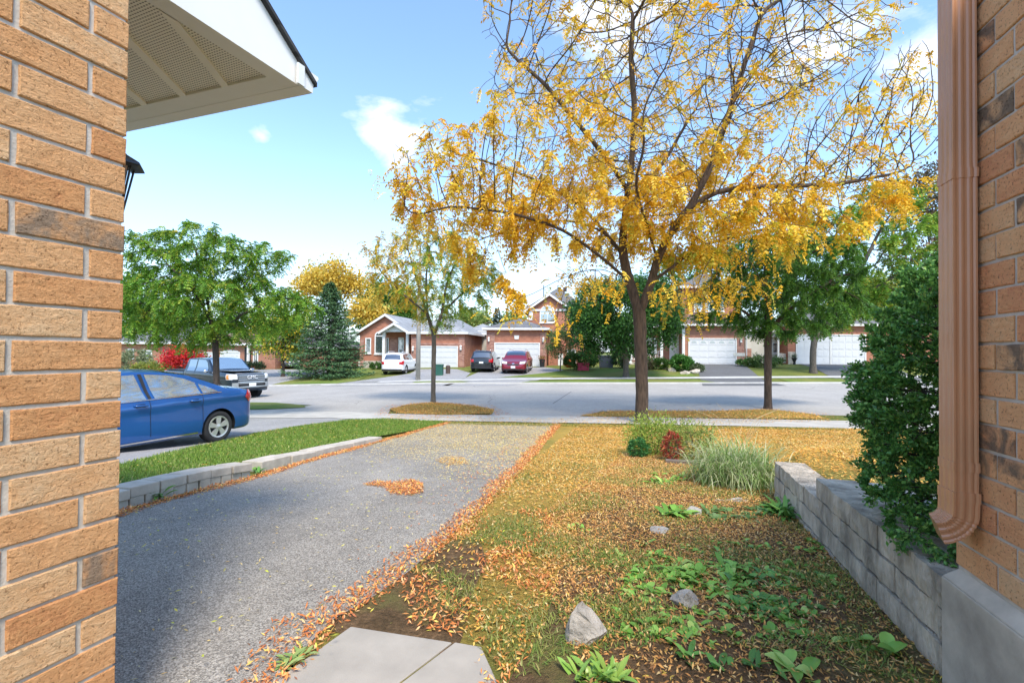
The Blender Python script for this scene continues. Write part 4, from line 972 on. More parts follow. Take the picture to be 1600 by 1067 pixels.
for P_, hf_ in ((IS1, hf1), (IS2, hf2)): 
    tag(grass('grass', P_, 6000, .05, ([(.42,.30,.10),(.26,.28,.06),(.5,.38,.16),(.2,.25,.05)],), wd=.008, lean=.8, dz=.03, hf=hf_), 'dry grass on a boulevard mound under a tree', 'grass')
tag(grass('grass', [G(*p) for p in [(700,660.8),(905,664.5),(1310,671),(1330,674),(900,668),(700,664)]], 7000, .07, ([(.18,.24,.04),(.4,.34,.08)],), wd=.008), 'green and straw grass along the sidewalk edge', 'grass')
def scatter_leaflets(name, label, poly, n, cols, ln=(.016,.032), dz=.018, pts=None, mask=None, hf=None, tilt=.25, g=rng, wf=.30):
    xy = polypts(poly, n) if pts is None else pts
    if mask is not None: xy = xy[g.uniform(size=len(xy)) < mask(xy)]
    n = len(xy); P = on_ground(xy, 0); P[:, 2] += dz+g.uniform(0, .012, n)
    if hf: P[:, 2] += np.array([hf(a, b) for a, b in xy])
    a = g.uniform(0, 2*math.pi, n); U = nrm(np.column_stack([np.cos(a), np.sin(a), g.normal(size=n)*tilt])); V = nrm(np.column_stack([-np.sin(a), np.cos(a), g.normal(size=n)*tilt]))
    l = g.uniform(*ln, n)*(1+np.clip(P[:,1]-4, 0, 10)*.06); vs, q = leafquads(P, U, V, l, l*wf, .15, .5)
    o = npmesh(name, vs, q, 'dryleaf', None, np.repeat(palette(n, *cols, g=g, var=.2), 4, 0)); return tag(o, label, 'fallen leaves', kind='stuff')
FL = ([(.72,.42,.09),(.80,.52,.16),(.60,.27,.05),(.72,.60,.28),(.42,.20,.06)], [4,3,3,2,2])
FO = ([(.70,.25,.07),(.56,.18,.05),(.78,.36,.12),(.40,.14,.06),(.82,.50,.24),(.80,.56,.14)], [4,3,3,2,2,2])
def extra_cover():
    scatter_leaflets('fallen_leaves', 'orange leaflets on the raised lawn right of the block wall', [Vector((2.3,3.3,0)),Vector((6.5,3.3,0)),Vector((7,6.5,0)),Vector((3.2,6.2,0)),Vector((2.65,4.6,0))], 15000, ([(.80,.42,.06),(.84,.54,.14),(.70,.30,.05),(.52,.28,.08)],), ln=(.022,.036))
    near = [G(*p) for p in [(620,930),(700,850),(760,800),(860,800),(880,900),(850,990),(800,1067),(780,1130),(720,1000),(640,985)]]
    scatter_leaflets('fallen_leaves', 'orange leaflets on the grass beside the walkway slabs', near, 5200, FO, ln=(.02,.036), tilt=.6, dz=.02, mask=lambda xy: np.clip(.25+1.1*np.sin(xy[:,0]*9+2*np.sin(xy[:,1]*5)), .08, 1))
    tag(grass('grass', [G(*p) for p in [(640,900),(700,850),(870,800),(930,745),(1000,715),(1060,700),(1180,745)]]+gardenP[12:15], 60000, .040, ([(.26,.34,.06),(.38,.36,.10),(.15,.22,.04),(.50,.42,.16)], [4,3,3,2]), wd=.006, lean=.9, clump=.35), 'patchy yellow-green grass through the leaf litter', 'grass')
    scatter_leaflets('fallen_leaves', 'stray orange leaflets blown over the driveway near its right edge', [G(*p) for p in [(874,664),(850,690),(812,735),(735,812),(640,895),(520,972),(470,930),(600,830),(720,740),(800,690)]], 1500, FO, ln=(.018,.032), dz=.02, mask=lambda xy: sst(2,6,xy[:,1])*.8+.12)
scatter_leaflets('fallen_leaves', 'pale yellow leaflets strewn over the front lawn', LW, 80000, FL, ln=(.02,.038), mask=lambda xy: np.clip(.55+.5*np.sin(xy[:,0]*3.1+np.sin(xy[:,1]*2.2)*2)*np.sin(xy[:,1]*2.7)+.4*sst(3,5,xy[:,1]), .25, 1))
scatter_leaflets('fallen_leaves', 'orange leaflets on the lawn close to the sidewalk', [G(*p) for p in [(905,664),(872,690),(815,738),(800,790),(900,790),(960,745),(970,705),(1080,690),(1185,715)]]+[Vector((2.6,4.5,0)),Vector((2.3,3.5,0)),Vector((6.5,3.6,0)),Vector((9,8,0)),Vector((9.5,11.4,0))], 40000, ([(.80,.42,.06),(.84,.54,.14),(.70,.30,.05),(.52,.28,.08)],), ln=(.020,.036), mask=lambda xy: np.clip(.55+.6*np.sin(xy[:,0]*2.3+1.5*np.sin(xy[:,1]*1.3)), .38, 1))
scatter_leaflets('fallen_leaves', 'brown and orange leaflets over the garden bed', [G(930,1130),G(880,985),G(845,900),G(860,800),G(930,745),G(975,712)]+gardenP[10:], 88000, ([(.66,.33,.09),(.72,.42,.14),(.50,.23,.07),(.76,.54,.24),(.34,.17,.07),(.60,.42,.08)],[4,4,4,2,3,2]), ln=(.015,.031), tilt=.5,
   mask=lambda xy: .50+.50*sst(1.9, 2.8, xy[:,1]+.35*np.sin(xy[:,0]*6)-.3*sst(1.0,1.6,xy[:,0])))
def band(pts, wl, n, cols, label, jitter=.05, side=1, ln=(.02,.036)):
    pts = [np.array([p.x, p.y]) for p in pts]; seg = np.array([np.linalg.norm(b-a) for a, b in zip(pts, pts[1:])]); k = rng.choice(len(seg), n, p=seg/seg.sum()); t = rng.uniform(size=n)
    a = np.array(pts)[k]; b = np.array(pts)[k+1]; d = nrm(b-a); nn = np.column_stack([d[:, 1], -d[:, 0]])*side; wv = wl(a+(b-a)*t[:, None]); xy = a+(b-a)*t[:, None]+nn*((rng.beta(1.3, 1.6, n)-.25)*wv)[:, None]+rng.normal(size=(n,2))*.012
    return scatter_leaflets('fallen_leaves', label, None, n, cols, ln=ln, pts=xy, tilt=.6, dz=.016)
wav = lambda xy: .8+.35*np.sin(xy[:,1]*5)*np.sin(xy[:,1]*2.3+1)
band(dr, lambda xy: (.24+.12*sst(3.2,1.8,xy[:,1]))*wav(xy), 12000, FO, 'thick orange drift of leaflets along the right driveway edge', side=1)
band(dl[2:], lambda xy: .17*wav(xy), 9000, FO, 'orange drift of leaflets below the stone borders', side=1)
scatter_leaflets('fallen_leaves', 'small orange patch of leaflets on the middle of the driveway', [G(*p) for p in [(567,760),(600,764),(612,775),(640,777),(662,772),(660,757),(640,752),(615,757),(590,754)]], 2600, FO, dz=.02, tilt=.5)
scatter_leaflets('fallen_leaves', 'faint yellow patch of leaflets on the far driveway', [G(*p) for p in [(680,722),(700,730),(735,728),(722,716),(695,715)]], 700, FL, dz=.02)
def dmask(xy):
    u = xy[:, 1]; r_ = xy[:, 0]; return np.clip(.05+.95*sst(3.2, 8, u+1.3*r_+.9*np.sin(r_*3)*np.sin(u*2)), 0, 1)
scatter_leaflets('fallen_leaves', 'pale leaflets strewn over the asphalt driveway', drv[1:-1], 50000, ([(.66,.58,.32),(.78,.60,.25),(.55,.44,.22),(.72,.46,.12)],[3,3,2,2]), dz=.016, ln=(.018,.030), mask=dmask)
scatter_leaflets('fallen_leaves', 'single yellow-green leaflets on the near driveway and slabs', [G(*p) for p in [(200,820),(700,700),(860,670),(740,1000),(700,1067),(200,1067)]], 330, ([(.55,.60,.06),(.72,.66,.10)],), dz=.066, ln=(.024,.034))
for P_, hf_ in ((IS1, hf1), (IS2, hf2)): scatter_leaflets('fallen_leaves', 'orange leaflets covering a boulevard mound', P_, 5000, ([(.74,.36,.08),(.62,.26,.06),(.80,.5,.14),(.45,.24,.10)],), ln=(.026,.042), dz=.045, hf=hf_, tilt=.5)
for i_, pp_ in enumerate([[(585,650),(600,634),(680,629),(770,634),(800,650),(700,655)],[(880,655),(930,641),(1050,640),(1200,641),(1290,647),(1320,658),(1100,657)]]): scatter_leaflets('fallen_leaves', 'stray orange leaflets around a boulevard mound', [G(*p) for p in pp_], 2200, FO, ln=(.026,.042), dz=.035)
scatter_leaflets('fallen_leaves', 'yellow leaflets along the street gutter and apron', [G(*p) for p in [(600,650),(915,656),(960,641),(1290,655),(1300,660),(900,668),(620,660)]], 5000, FL, ln=(.025,.04), dz=.03)
extra_cover()
# rocks
def rock(label, px, py, size, seed, hgt=1.0, name='rock', mat='rock'):
    g = np.random.default_rng(seed); p = G(px, py); bm = bmesh.new()
    for d in rdir(13, g): bm.verts.new(Vector(d*np.array(size)*g.uniform(.78, 1.05))+Vector((0,0,size[2]*.45*hgt)))
    bmesh.ops.convex_hull(bm, input=bm.verts[:]); [bm.verts.remove(v) for v in bm.verts[:] if not v.link_faces]
    bmesh.ops.subdivide_edges(bm, edges=bm.edges[:], cuts=2, use_grid_fill=True)
    for v in bm.verts: v.co += Vector(g.normal(size=3))*size[0]*.035
    me = bpy.data.meshes.new(name); bm.to_mesh(me); bm.free(); me.materials.append(MT[mat]); o = bpy.data.objects.new(name, me); C.objects.link(o); o.location = p; tag(o, label, 'rock', 'rocks in the garden bed'); return o
rock('tall rough grey rock in the grass, nearest the walkway', 912, 1002, (.095,.085,.115), 3)
rock('pale grey pointed rock among the hosta leaves', 1078, 945, (.10,.08,.075), 5)
rock('flat brown-grey slab rock tilted on the leaf litter', 1031, 834, (.095,.06,.042), 8)
rock('small grey block-shaped rock behind the flat slab rock', 1084, 806, (.085,.06,.06), 12)
o = rock('flat stepping stone half buried in leaves in front of the ornamental grass', 1146, 786, (.17,.10,.03), 15, .3); 
m = MB(); a, b = G(1040,726), G(1092,729); m.obox(a-UP*.03, (b-a), Vector((.03,.1,0)), UP*.09); tag(m.build('timber_edging', 'timber', bev=.005), 'short weathered timber edging board in the garden bed', 'edging')
# broad leaved plants
def rosette(name, label, spots, cols, ln, wd, nl, droop, g, cat='plant', mat='gloss_leaf', lift=.8, seg=5, prof=lprof, group=None, cup=.35):
    p0 = G(*spots[0][:2]); P = []; D = []
    for s in spots:
        c = G(s[0], s[1]); k = s[2] if len(s) > 2 else 1; n = int(nl*k); a = g.uniform(0, 2*math.pi, n)
        P.append(np.array(c)+np.column_stack([g.normal(size=(n,2))*.018, np.full(n, .005)])); D.append(nrm(np.column_stack([np.cos(a), np.sin(a), lift*g.uniform(.5,1.5,n)])))
    P = np.vstack(P); D = np.vstack(D); n = len(P); V, q, c = blades(P, D, ln*g.uniform(.6,1.25,n), wd*g.uniform(.7,1.2,n), droop*g.uniform(.6,1.3,n), seg, prof, palette(n, *cols, g=g), g, cup=cup)
    t = npmesh(name, V-np.array(p0), q, mat, None, c, smooth=True); t.location = p0; tag(t, label, cat, group, 'stuff' if name == 'ground_cover' else None); return t
g2 = np.random.default_rng(77); LG = ([(.22,.44,.07),(.30,.52,.10),(.16,.34,.05),(.42,.56,.14)], [4,3,3,1]); MG = ([(.13,.31,.06),(.20,.40,.08),(.09,.22,.045)],)
sp = lambda cx, cy, rx, ry, n, g=g2: [(cx+g.uniform(-rx,rx), cy+g.uniform(-ry,ry)) for _ in range(n)]
rosette('hosta', 'clump of bright green broad leaves behind the pale pointed rock', sp(1110,905,60,20,22), LG, .115, .038, 9, .45, g2)
rosette('hosta', 'low green leafy clump left of the pale pointed rock', sp(1010,915,40,16,6), LG, .10, .035, 7, .4, g2)
rosette('ground_cover', 'sprawl of mid green leaves between the pale rock and the block wall', sp(1230,935,85,34,30), MG, .085, .033, 8, .4, g2)
rosette('ground_cover', 'light green seedlings scattered over the garden bed', sp(1130,930,170,80,95), LG, .075, .032, 6, .35, g2)
rosette('hosta', 'upright light green leafy weed in front of the tall rough rock', [(925,1064,1.2),(905,1068),(945,1066),(960,1072)], ([(.34,.50,.10),(.24,.42,.08)],), .11, .026, 12, .3, g2, lift=1.3)
rosette('plantain', 'broad light green leaves lying at the bottom by the block wall', [(1240,1052),(1255,1062)], LG, .14, .055, 4, .35, g2)
rosette('plantain', 'small broad leaves close to the foot of the block wall', [(1395,1030),(1330,1005)], LG, .12, .055, 4, .3, g2)
rosette('seedling', 'small green plants in the dark soil at the bottom', [(1130,1050),(1185,1048),(1075,1035)], MG, .10, .028, 7, .3, g2)
rosette('daylily', 'small light green leafy clump in front of the red-leaved shrub', sp(1035,752,32,7,9), LG, .16, .025, 12, .6, g2)
rosette('hosta', 'tuft of light green leaves beside the block-shaped rock', sp(1052,805,10,8,4), LG, .18, .05, 8, .5, g2)
rosette('ground_cover', 'grey-green leafy clump between the block-shaped rock and the fern', sp(1145,806,42,10,11), ([(.16,.27,.08),(.22,.32,.12),(.10,.2,.05)],), .12, .035, 9, .5, g2)
rosette('fern', 'arching green fern at the foot of the block wall', [(1212,806,1.3),(1228,812),(1222,802)], MG, .26, .030, 22, .55, g2, lift=1.1, cat='fern')
rosette('weed', 'grassy weed tuft sprouting at the driveway corner of the walkway', [(452,1042),(462,1035)], ([(.32,.42,.14),(.22,.34,.10)],), .085, .016, 16, .4, g2)
rosette('dandelion', 'dark green broad-leaved weed against the nearer block border', [(250,776),(234,780)], MG, .18, .04, 9, .4, g2)
rosette('weed', 'small green weed in the gap between the two borders', [(404,740),(400,736)], MG, .12, .03, 10, .3, g2)
rosette('ground_cover', 'mixed low greenery around the stepping stone', sp(1000,880,40,18,7)+sp(905,830,12,5,2), LG, .08, .022, 8, .4, g2)
# extra grass tufts in the bed
tag(grass('grass', [G(*p) for p in [(930,870),(1060,860),(1130,900),(1280,900),(1400,1040),(1250,1000),(1050,1000),(930,1060),(850,1060)]], 6500, .05, ([(.2,.32,.06),(.34,.40,.1),(.14,.22,.04)],), wd=.005, lean=.8, clump=.6), 'loose tufts of grass in the garden bed', 'grass')
scatter_leaflets('fallen_leaves', 'few yellow leaflets on the green strip', stripP, 900, FL, ln=(.02,.034), dz=.06)
rosette('weed', 'low broad-leaved weed in the green strip above the farther border', [(520,672)], ([(.2,.34,.08),(.3,.42,.12)],), .11, .03, 9, .3, g2)
# ornamental grass
def fountain(label, px, py, n, ln, g, cols, lift=1.9, wd=.009, spread=.12, droop=.9):
    p = G(px, py); a = g.uniform(0, 2*math.pi, n); P = np.array(p)+np.column_stack([g.normal(size=(n,2))*spread, np.zeros(n)]); D = nrm(np.column_stack([np.cos(a), np.sin(a), lift*g.uniform(.5,1.6,n)]))
    V, q, c = blades(P, D, ln*g.uniform(.55,1.25,n), wd, droop*g.uniform(.5,1.2,n), 8, lambda t: 1-.8*t**2, palette(n, *cols, g=g), g)
    o = npmesh('ornamental_grass', V-np.array(p), q, 'leaf', None, c); o.location = p; return tag(o, label, 'ornamental grass')
fountain('arching variegated ornamental grass clump at the end of the block wall', 1150, 758, 2600, .86, g2, ([(.46,.50,.24),(.60,.60,.36),(.28,.40,.12),(.20,.33,.08)],[3,2.5,3,3]), wd=.0085, lift=2.6, spread=.15, droop=.85)
# plumes on the grass
p = G(1150, 745); m = MB()
for k in range(9):
    a = g2.uniform(0, 6.28); e = Vector((math.cos(a)*.45, math.sin(a)*.3, g2.uniform(.6, .95))); m.tube([p+Vector((0,0,.2)), p+e*.6+Vector((0,0,.2)), p+e+Vector((math.cos(a)*.1,0,0))], [.002,.0018,.0012], 4)
MT['straw'] = simple('straw stems', (.55,.42,.22), .8)
tag(m.build('seed_stalks', 'straw'), 'thin straw seed stalks rising from the ornamental grass', 'grass stalks')
def shrub(name, label, px, py, rx, ry, rz, n, size, cols, seed, lift=0, wf=.5, mat='leaf', cat='shrub', world=None, stems=14, bmat='bark_dark', group=None, taper=0, rough=.25):
    g = np.random.default_rng(seed); b = G(px, py) if world is None else Vector(world); t = thing(name, label, cat, b, group=group)
    T = Tree((b.x, b.y, b.z-.03)); cen = np.array([b.x, b.y, b.z+rz*1.0+lift]); at = ell(cen, rx, ry, rz, max(60, stems*14), g, .5); at = at[at[:, 2] > b.z+.02]
    if taper: 
        f = 1-taper*np.clip((at[:,2]-b.z)/(2*rz), 0, 1); at[:,0] = cen[0]+(at[:,0]-cen[0])*f; at[:,1] = cen[1]+(at[:,1]-cen[1])*f
    T.colonize(at, max(rx*.09, .02), 30, rx*.12, 60, g, .3, .03, 1600); T.finish(max(.0025, rx*.006), 2.3, max(.01, rx*.04)); T.mesh(t, bmat, 'stems', 4, flare=False)
    c = np.where(T.cnt <= 6)[0]; k = g.integers(0, len(c), n); pos = T.A[c[k]]+g.normal(size=(n,3))*rx*.055*(1+rough); D = nrm(nrm(pos-cen)*.7+rdir(n, g)*.9+np.array([0,0,.15])); V = nrm(np.cross(D, rdir(n, g)))
    ln = size*g.uniform(.7,1.25,n); vs, q = leafquads(pos, D, V, ln, ln*wf, .14, .5); npmesh('foliage', vs, q, mat, t, np.repeat(palette(n, *cols, g=g, var=.2), 4, 0)); return t
shrub('garden_shrub', 'yellow-green fine leaved shrub beside the trunk of the golden tree', 1022, 712, .40, .3, .27, 4200, .05, ([(.32,.42,.07),(.44,.50,.10),(.22,.34,.05)],), 101, rough=3.2, wf=.3)
shrub('garden_shrub', 'small dark green shrub at the left end of the garden bed', 998, 716, .16, .14, .15, 1500, .035, ([(.06,.20,.05),(.09,.26,.07)],), 102)
shrub('barberry', 'little red-leaved shrub in the garden bed', 1050, 722, .13, .10, .20, 700, .055, ([(.42,.06,.04),(.55,.13,.06),(.35,.10,.06)],), 103, wf=.3, lift=.02)
shrub('garden_shrub', 'loose olive green shrub between the red shrub and the ornamental grass', 1082, 720, .34, .25, .25, 2400, .05, ([(.30,.38,.08),(.42,.42,.12),(.22,.30,.06)],), 104, rough=3.2, wf=.3)
# boxwood behind the downspout: a leaning column of small glossy leaves
def boxwood():
    g = np.random.default_rng(55); Yb = 2.35; b = Vector((2.28, 2.45, 1.12)); t = thing('boxwood', 'tall dense dark green boxwood with small glossy leaves between wall and downspout', 'shrub', b)
    bl_ = [(1500,620,140,235,0,.42),(1440,600,90,130,-.05,.34),(1440,745,85,90,-.1,.30),(1375,660,45,55,-.05,.16),(1530,480,90,130,.1,.34),(1470,840,85,50,-.28,.18),(1395,745,50,60,-.1,.18),(1450,515,48,80,.05,.24)]
    T = Tree(tuple(b)); T.limb(0, [A(1490,760,Yb), A(1495,640,Yb), A(1500,540,Yb)], .06)
    att = pxell(bl_, Yb, 16000, g, .7); T.colonize(att, .04, 9, .05, 120, g, .35, .04, 14000); T.finish(.0022, 2.3, .03); T.mesh(t, 'bark_dark', 'stems', 4, flare=False)
    c = np.where(T.cnt <= 5)[0]; n = 90000; k = g.integers(0, len(c), n); ax_ = nrm(T.A[c[k]]-T.A[T.pa[c[k]]]); pos = T.A[c[k]]+ax_*g.uniform(-.03,.03,(n,1))+g.normal(size=(n,3))*.010
    D = nrm(ax_*.9+rdir(n, g)*.8+np.array([0,0,.2])); V = nrm(np.cross(D, rdir(n, g))); ln = g.uniform(.014,.027,n)
    vs, q = leafquads(pos, D, V, ln, ln*.58, .16, .5); npmesh('foliage', vs, q, 'gloss_leaf', t, np.repeat(palette(n, [(.10,.26,.055),(.16,.36,.08),(.06,.16,.04),(.30,.50,.12)], [4,4,3,1], g=g), 4, 0)); print('box nodes', len(T.A)); return t
boxwood()
# ============================================================ houses across the street
class House:
    def __init__(s, label, px0, Y, rz=-8, cat='house', name='brick_house', group='houses across the street', pybase=None):
        P = A(px0, 560, Y); s.loc = Vector((P.x, Y, float(gz(P.x, Y)))); s.s = F/Y; s.px0 = px0; s.pyb = pxof(s.loc)[1] if pybase is None else pybase
        s.loc.z = A(px0, s.pyb, Y).z
        s.t = thing(name, label, cat, s.loc, R(rz), group); s.label = label
        s.yl = 0; s.a = R(rz)
    def x(s, px):
        d = ray(px, 550); c, n = math.cos(s.a), math.sin(s.a); ox, oy = -s.loc.x, -s.loc.y
        lx, ly = ox*c+oy*n, -ox*n+oy*c; dx, dy = d[0]*c+d[1]*n, -d[0]*n+d[1]*c; t = (s.yl-ly)/dy; return lx+dx*t
    def z(s, py): return A(s.px0, py, s.loc.y+s.yl*math.cos(s.a)).z-s.loc.z
    def wall(s, px0, px1, pyt, y0=0, dep=6, mat='brickB', name='wall', pyb=None, zb=None):
        s.yl = y0; m = MB().box(s.x(px0), s.x(px1), y0, y0+dep, -.6 if pyb is None else s.z(pyb), s.z(pyt)); return m.build(name, mat, s.t)
    def poly(s, pts, y0, dep, mat, name):
        s.yl = y0; return MB().prism([(s.x(a), y0, s.z(b)) for a, b in pts], (0, dep, 0)).build(name, mat, s.t)
    def gable(s, pxl, pxr, pye, pxa, pya, y0, dep, over=.35, th=.12, mat='roof_grey', oy=.35):
        """gable roof, ridge running away from the viewer, with white barge boards"""
        s.yl = y0; xl, xr, xa, ze, za = s.x(pxl), s.x(pxr), s.x(pxa), s.z(pye), s.z(pya); m = MB(); b = MB()
        for xe in (xl, xr):
            d = Vector((xe-xa, 0, ze-za)); k = 1+over/d.length; e = Vector((xa, 0, za))+d*k
            m.prism([(xa, y0-oy, za), (e.x, y0-oy, e.z), (e.x, y0-oy, e.z+th), (xa, y0-oy, za+th)], (0, dep+oy, 0))
            b.prism([(xa, y0-oy-.03, za-.10), (e.x, y0-oy-.03, e.z-.10), (e.x, y0-oy-.03, e.z+th+.01), (xa, y0-oy-.03, za+th+.01)], (0, .028, 0))
            b.prism([(e.x, y0-oy, e.z-.09), (e.x+(.05 if xe > xa else -.05), y0-oy, e.z-.09), (e.x+(.05 if xe > xa else -.05), y0-oy, e.z+th*.9), (e.x, y0-oy, e.z+th*.9)], (0, dep+oy, 0))
        m.build('roof', mat, s.t); b.build('barge_board', 'trim', s.t)
    def hip(s, pxl, pxr, pye, pyr, y0, dep, over=.35, mat='roof_grey', name='roof', frac=.5):
        s.yl = y0; xl, xr, ze = s.x(pxl)-over, s.x(pxr)+over, s.z(pye); s.yl = y0+min(dep/2, (xr-xl)*frac); zr = s.z(pyr); s.yl = y0; ya, yb_ = y0-over, y0+dep+over; w_ = min((xr-xl), (yb_-ya))*frac
        if xr-xl >= yb_-ya: A_, B_ = (xl+w_, (ya+yb_)/2, zr), (xr-w_, (ya+yb_)/2, zr)
        else: A_, B_ = ((xl+xr)/2, ya+w_, zr), ((xl+xr)/2, yb_-w_, zr)
        c = [(xl,ya,ze),(xr,ya,ze),(xr,yb_,ze),(xl,yb_,ze)]
        m = MB()
        if xr-xl >= yb_-ya: m.add(c+[A_, B_], [(0,1,5,4),(1,2,5),(2,3,4,5),(3,0,4),(3,2,1,0)])
        else: m.add(c+[A_, B_], [(0,1,4),(1,2,5,4),(2,3,5),(3,0,4,5),(3,2,1,0)])
        r = m.build(name, mat, s.t)
        MB().box(xl-.03, xr+.03, ya-.05, ya+.02, ze-.16, ze+.03).box(xl-.05, xl+.02, ya+.021, yb_, ze-.16, ze+.03).box(xr-.02, xr+.05, ya+.021, yb_, ze-.16, ze+.03).box(xl+.03, xr-.03, ya+.03, y0-.01, ze-.12, ze-.09).build('eave', 'trim', s.t); return r
    def window(s, x0, x1, z0, z1, y=0, arch=False, bars=(1, 0), fw=.10, mat='trim', px=True):
        s.yl = y
        if px: x0, x1, z0, z1 = s.x(x0), s.x(x1), s.z(z0), s.z(z1)
        cx, w2 = (x0+x1)/2, (x1-x0)/2; m = MB()
        def ring(i, zt):
            p = [(x0+i, z0+i), (x1-i, z0+i)]
            if arch: p += [(cx+(w2-i)*math.cos(a), z1-w2+(w2-i)*math.sin(a)) for a in np.linspace(0, math.pi, 13)]
            else: p += [(x1-i, z1-i), (x0+i, z1-i)]
            return p
        o, i_ = ring(0, z1), ring(fw, z1); n = len(o); vs = [(p, y-.06, q) for p, q in o]+[(p, y-.06, q) for p, q in i_]+[(p, y+.02, q) for p, q in o]+[(p, y+.02, q) for p, q in i_]; fs = []
        for k in range(n): j = (k+1) % n; fs += [(k, j, n+j, n+k), (k, 2*n+k, 2*n+j, j), (n+k, n+j, 3*n+j, 3*n+k)]
        m.add(vs, fs)
        for b in range(1, bars[0]+1): xx = x0+fw+(x1-x0-2*fw)*b/(bars[0]+1); m.box(xx-.025, xx+.025, y-.045, y-.012, z0+fw, z1-fw if not arch else z1-w2)
        for b in range(1, bars[1]+1): zz_ = z0+fw+(z1-z0-2*fw)*b/(bars[1]+1); m.box(x0+fw, x1-fw, y-.043, y-.014, zz_-.025, zz_+.025)
        if arch: m.box(x0+fw, x1-fw, y-.05, y-.012, z1-w2-.04, z1-w2+.04)
        f = m.build('window', mat, s.t); MB().prism([(p, y-.02, q) for p, q in ring(fw*.9, z1)], (0, .012, 0)).build('pane', 'glass', f)
        MB().box(x0-.05, x1+.05, y-.10, y+.01, z0-.09, z0-.004).build('sill', mat, f); return f
    def garage(s, px0, px1, pyt, pyb, y=0, lites=0, arch=0, rows=4, cols=8):
        s.yl = y; x0, x1, z0, z1 = s.x(px0), s.x(px1), 0.02 if pyb is None else s.z(pyb), s.z(pyt); m = MB(); h = (z1-z0)/rows
        for k in range(rows):
            m.box(x0, x1, y-.03, y-.002, z0+k*h+.008, z0+(k+1)*h-.008)
            for c in range(cols):
                w_ = (x1-x0)/cols; m.box(x0+c*w_+.07, x0+(c+1)*w_-.07, y-.045, y-.0301, z0+k*h+.09, z0+(k+1)*h-.09)
        d = m.build('garage_door', 'gdoor', s.t)
        f = MB().box(x0-.10, x0-.003, y-.08, y+.01, z0, z1+.10).box(x1+.003, x1+.10, y-.08, y+.01, z0, z1+.10).box(x0-.003, x1+.003, y-.08, y+.01, z1+.003, z1+.10).box(x0, x1, y-.0019, y-.0005, z0, z1)
        f.build('door_frame', 'trim', s.t)
        for k in range(lites):
            c = x0+(x1-x0)*(k+.5)/lites; w_ = (x1-x0)/lites*.30; zc = z1-h*.62
            MB().prism([(c+w_*math.cos(a), y-.055, zc+w_*.9*math.sin(a)) for a in np.linspace(0, math.pi, 9)], (0, .012, 0)).build('lite', 'glass', d)
        return d
    def lamp(s, px, py, y=0):
        s.yl = y; x_, z_ = s.x(px), s.z(py); MB().box(x_-.07, x_+.07, y-.22, y-.08, z_-.16, z_+.14).prism([(x_-.1, y-.25, z_+.15), (x_+.1, y-.25, z_+.15), (x_, y-.15, z_+.28)], (0,.2,0)).box(x_-.04, x_+.04, y-.08, y, z_-.1, z_+.02).build('porch_lamp', 'trim', s.t)
# middle two storey house with front garage
h = House('two-storey red brick house with arched upper window, behind the red minivan', 806, 43.4, -7)
h.wall(760, 853, 513, 0, 6.5); h.hip(760, 853, 513, 498, 0, 6.5, .35, frac=.42)
h.garage(774, 842, 537, None, 0)
h.wall(760, 773, 520, -.04, .03, 'brickC', 'quoin', 573); h.wall(843.5, 853, 520, -.04, .03, 'brickC', 'quoin', 573)
h.lamp(764, 531); h.lamp(849, 531); h.poly([(804,530),(810,530),(811,524),(803,524)], -.06, .05, 'trim', 'keystone')
h.poly([(825,580),(912,580),(912,484),(825,484)], 4, 8, 'brickB', 'wall')
h.poly([(825,484.1),(891,484.1),(858,461)], 4, 3, 'brickB', 'gable_wall'); h.gable(825, 891, 484, 858, 461, 4, 5, .45)
h.hip(822, 918, 484, 451, 4.3, 8.2, .35, frac=.45)
h.window(843, 867, 504, 477, 4, arch=True, bars=(1, 1)); h.window(815+20, 835, 503, 484+4, 4) if False else None
h.poly([(826,500),(832,500),(832,486),(826,486)], 3.94, .05, 'trim', 'shutter')
m = MB(); 
h.yl = 7.2
for p_ in (873, 882): m.box(h.x(p_)-.2, h.x(p_)+.2, 7.0, 7.4, h.z(456), h.z(449.5))
m.build('roof_vent', 'brown_box', h.t); MB().tube([(h.x(849), 7, h.z(465)), (h.x(849), 7, h.z(446))], .05, 6).build('vent_pipe', 'iron', h.t)
h.wall(857, 925, 540, 2.5, 1.6, 'brickB', 'porch_wall'); h.poly([(872,578),(880,578),(880,552),(872,552)], 2.45, .04, 'trim', 'door')
h.window(886, 900, 565, 545, 2.5)
# bungalow left
h = House('red brick bungalow with white arched window and small entry gable, behind the white car', 600, 44.5, -8)
h.wall(562, 640, 519, 0, 8, 'brickB'); h.poly([(562,519),(640,519),(603,493)], 0, 7.9, 'brickB', 'gable_wall'); h.gable(562, 642, 519, 603, 492.5, 0, 12, .4, mat='roof_light')
h.wall(560, 640, 564, -.05, .05, 'found', 'foundation')
h.window(571, 580, 552, 528, 0, bars=(0,0)); h.window(585.5, 599, 553, 518, 0, arch=True, bars=(0,0)); h.window(604, 607.5, 552, 528, 0, bars=(0,0), fw=.06)
for a, b in ((563,568),(609,621),(632,639)): h.wall(a, b, 530, -.06, .05, 'brickC', 'quoin', 575)
h.poly([(597,518.5),(637,518.5),(617,507)], -1.5, .3, 'trim', 'entry_gable'); h.gable(597, 637, 518.5, 617, 506.5, -1.55, 1.6, .25, mat='roof_light')
h.poly([(622,568),(631,568),(631,527),(622,527)], -.05, .04, 'trim', 'door'); h.poly([(624,563),(629,563),(629,531),(624,531)], -.075, .02, 'glass', 'door_glass')
h.yl = -1.5
for p_ in (599, 636): MB().box(h.x(p_)-.12, h.x(p_)+.12, -1.5, -1.26, -.3, h.z(519)).build('porch_column', 'trim', h.t)
h.wall(642, 726, 519, -1.8, 9, 'brickB'); h.hip(642, 726, 519, 494, -1.8, 10, .3, 'roof_light', frac=.38)
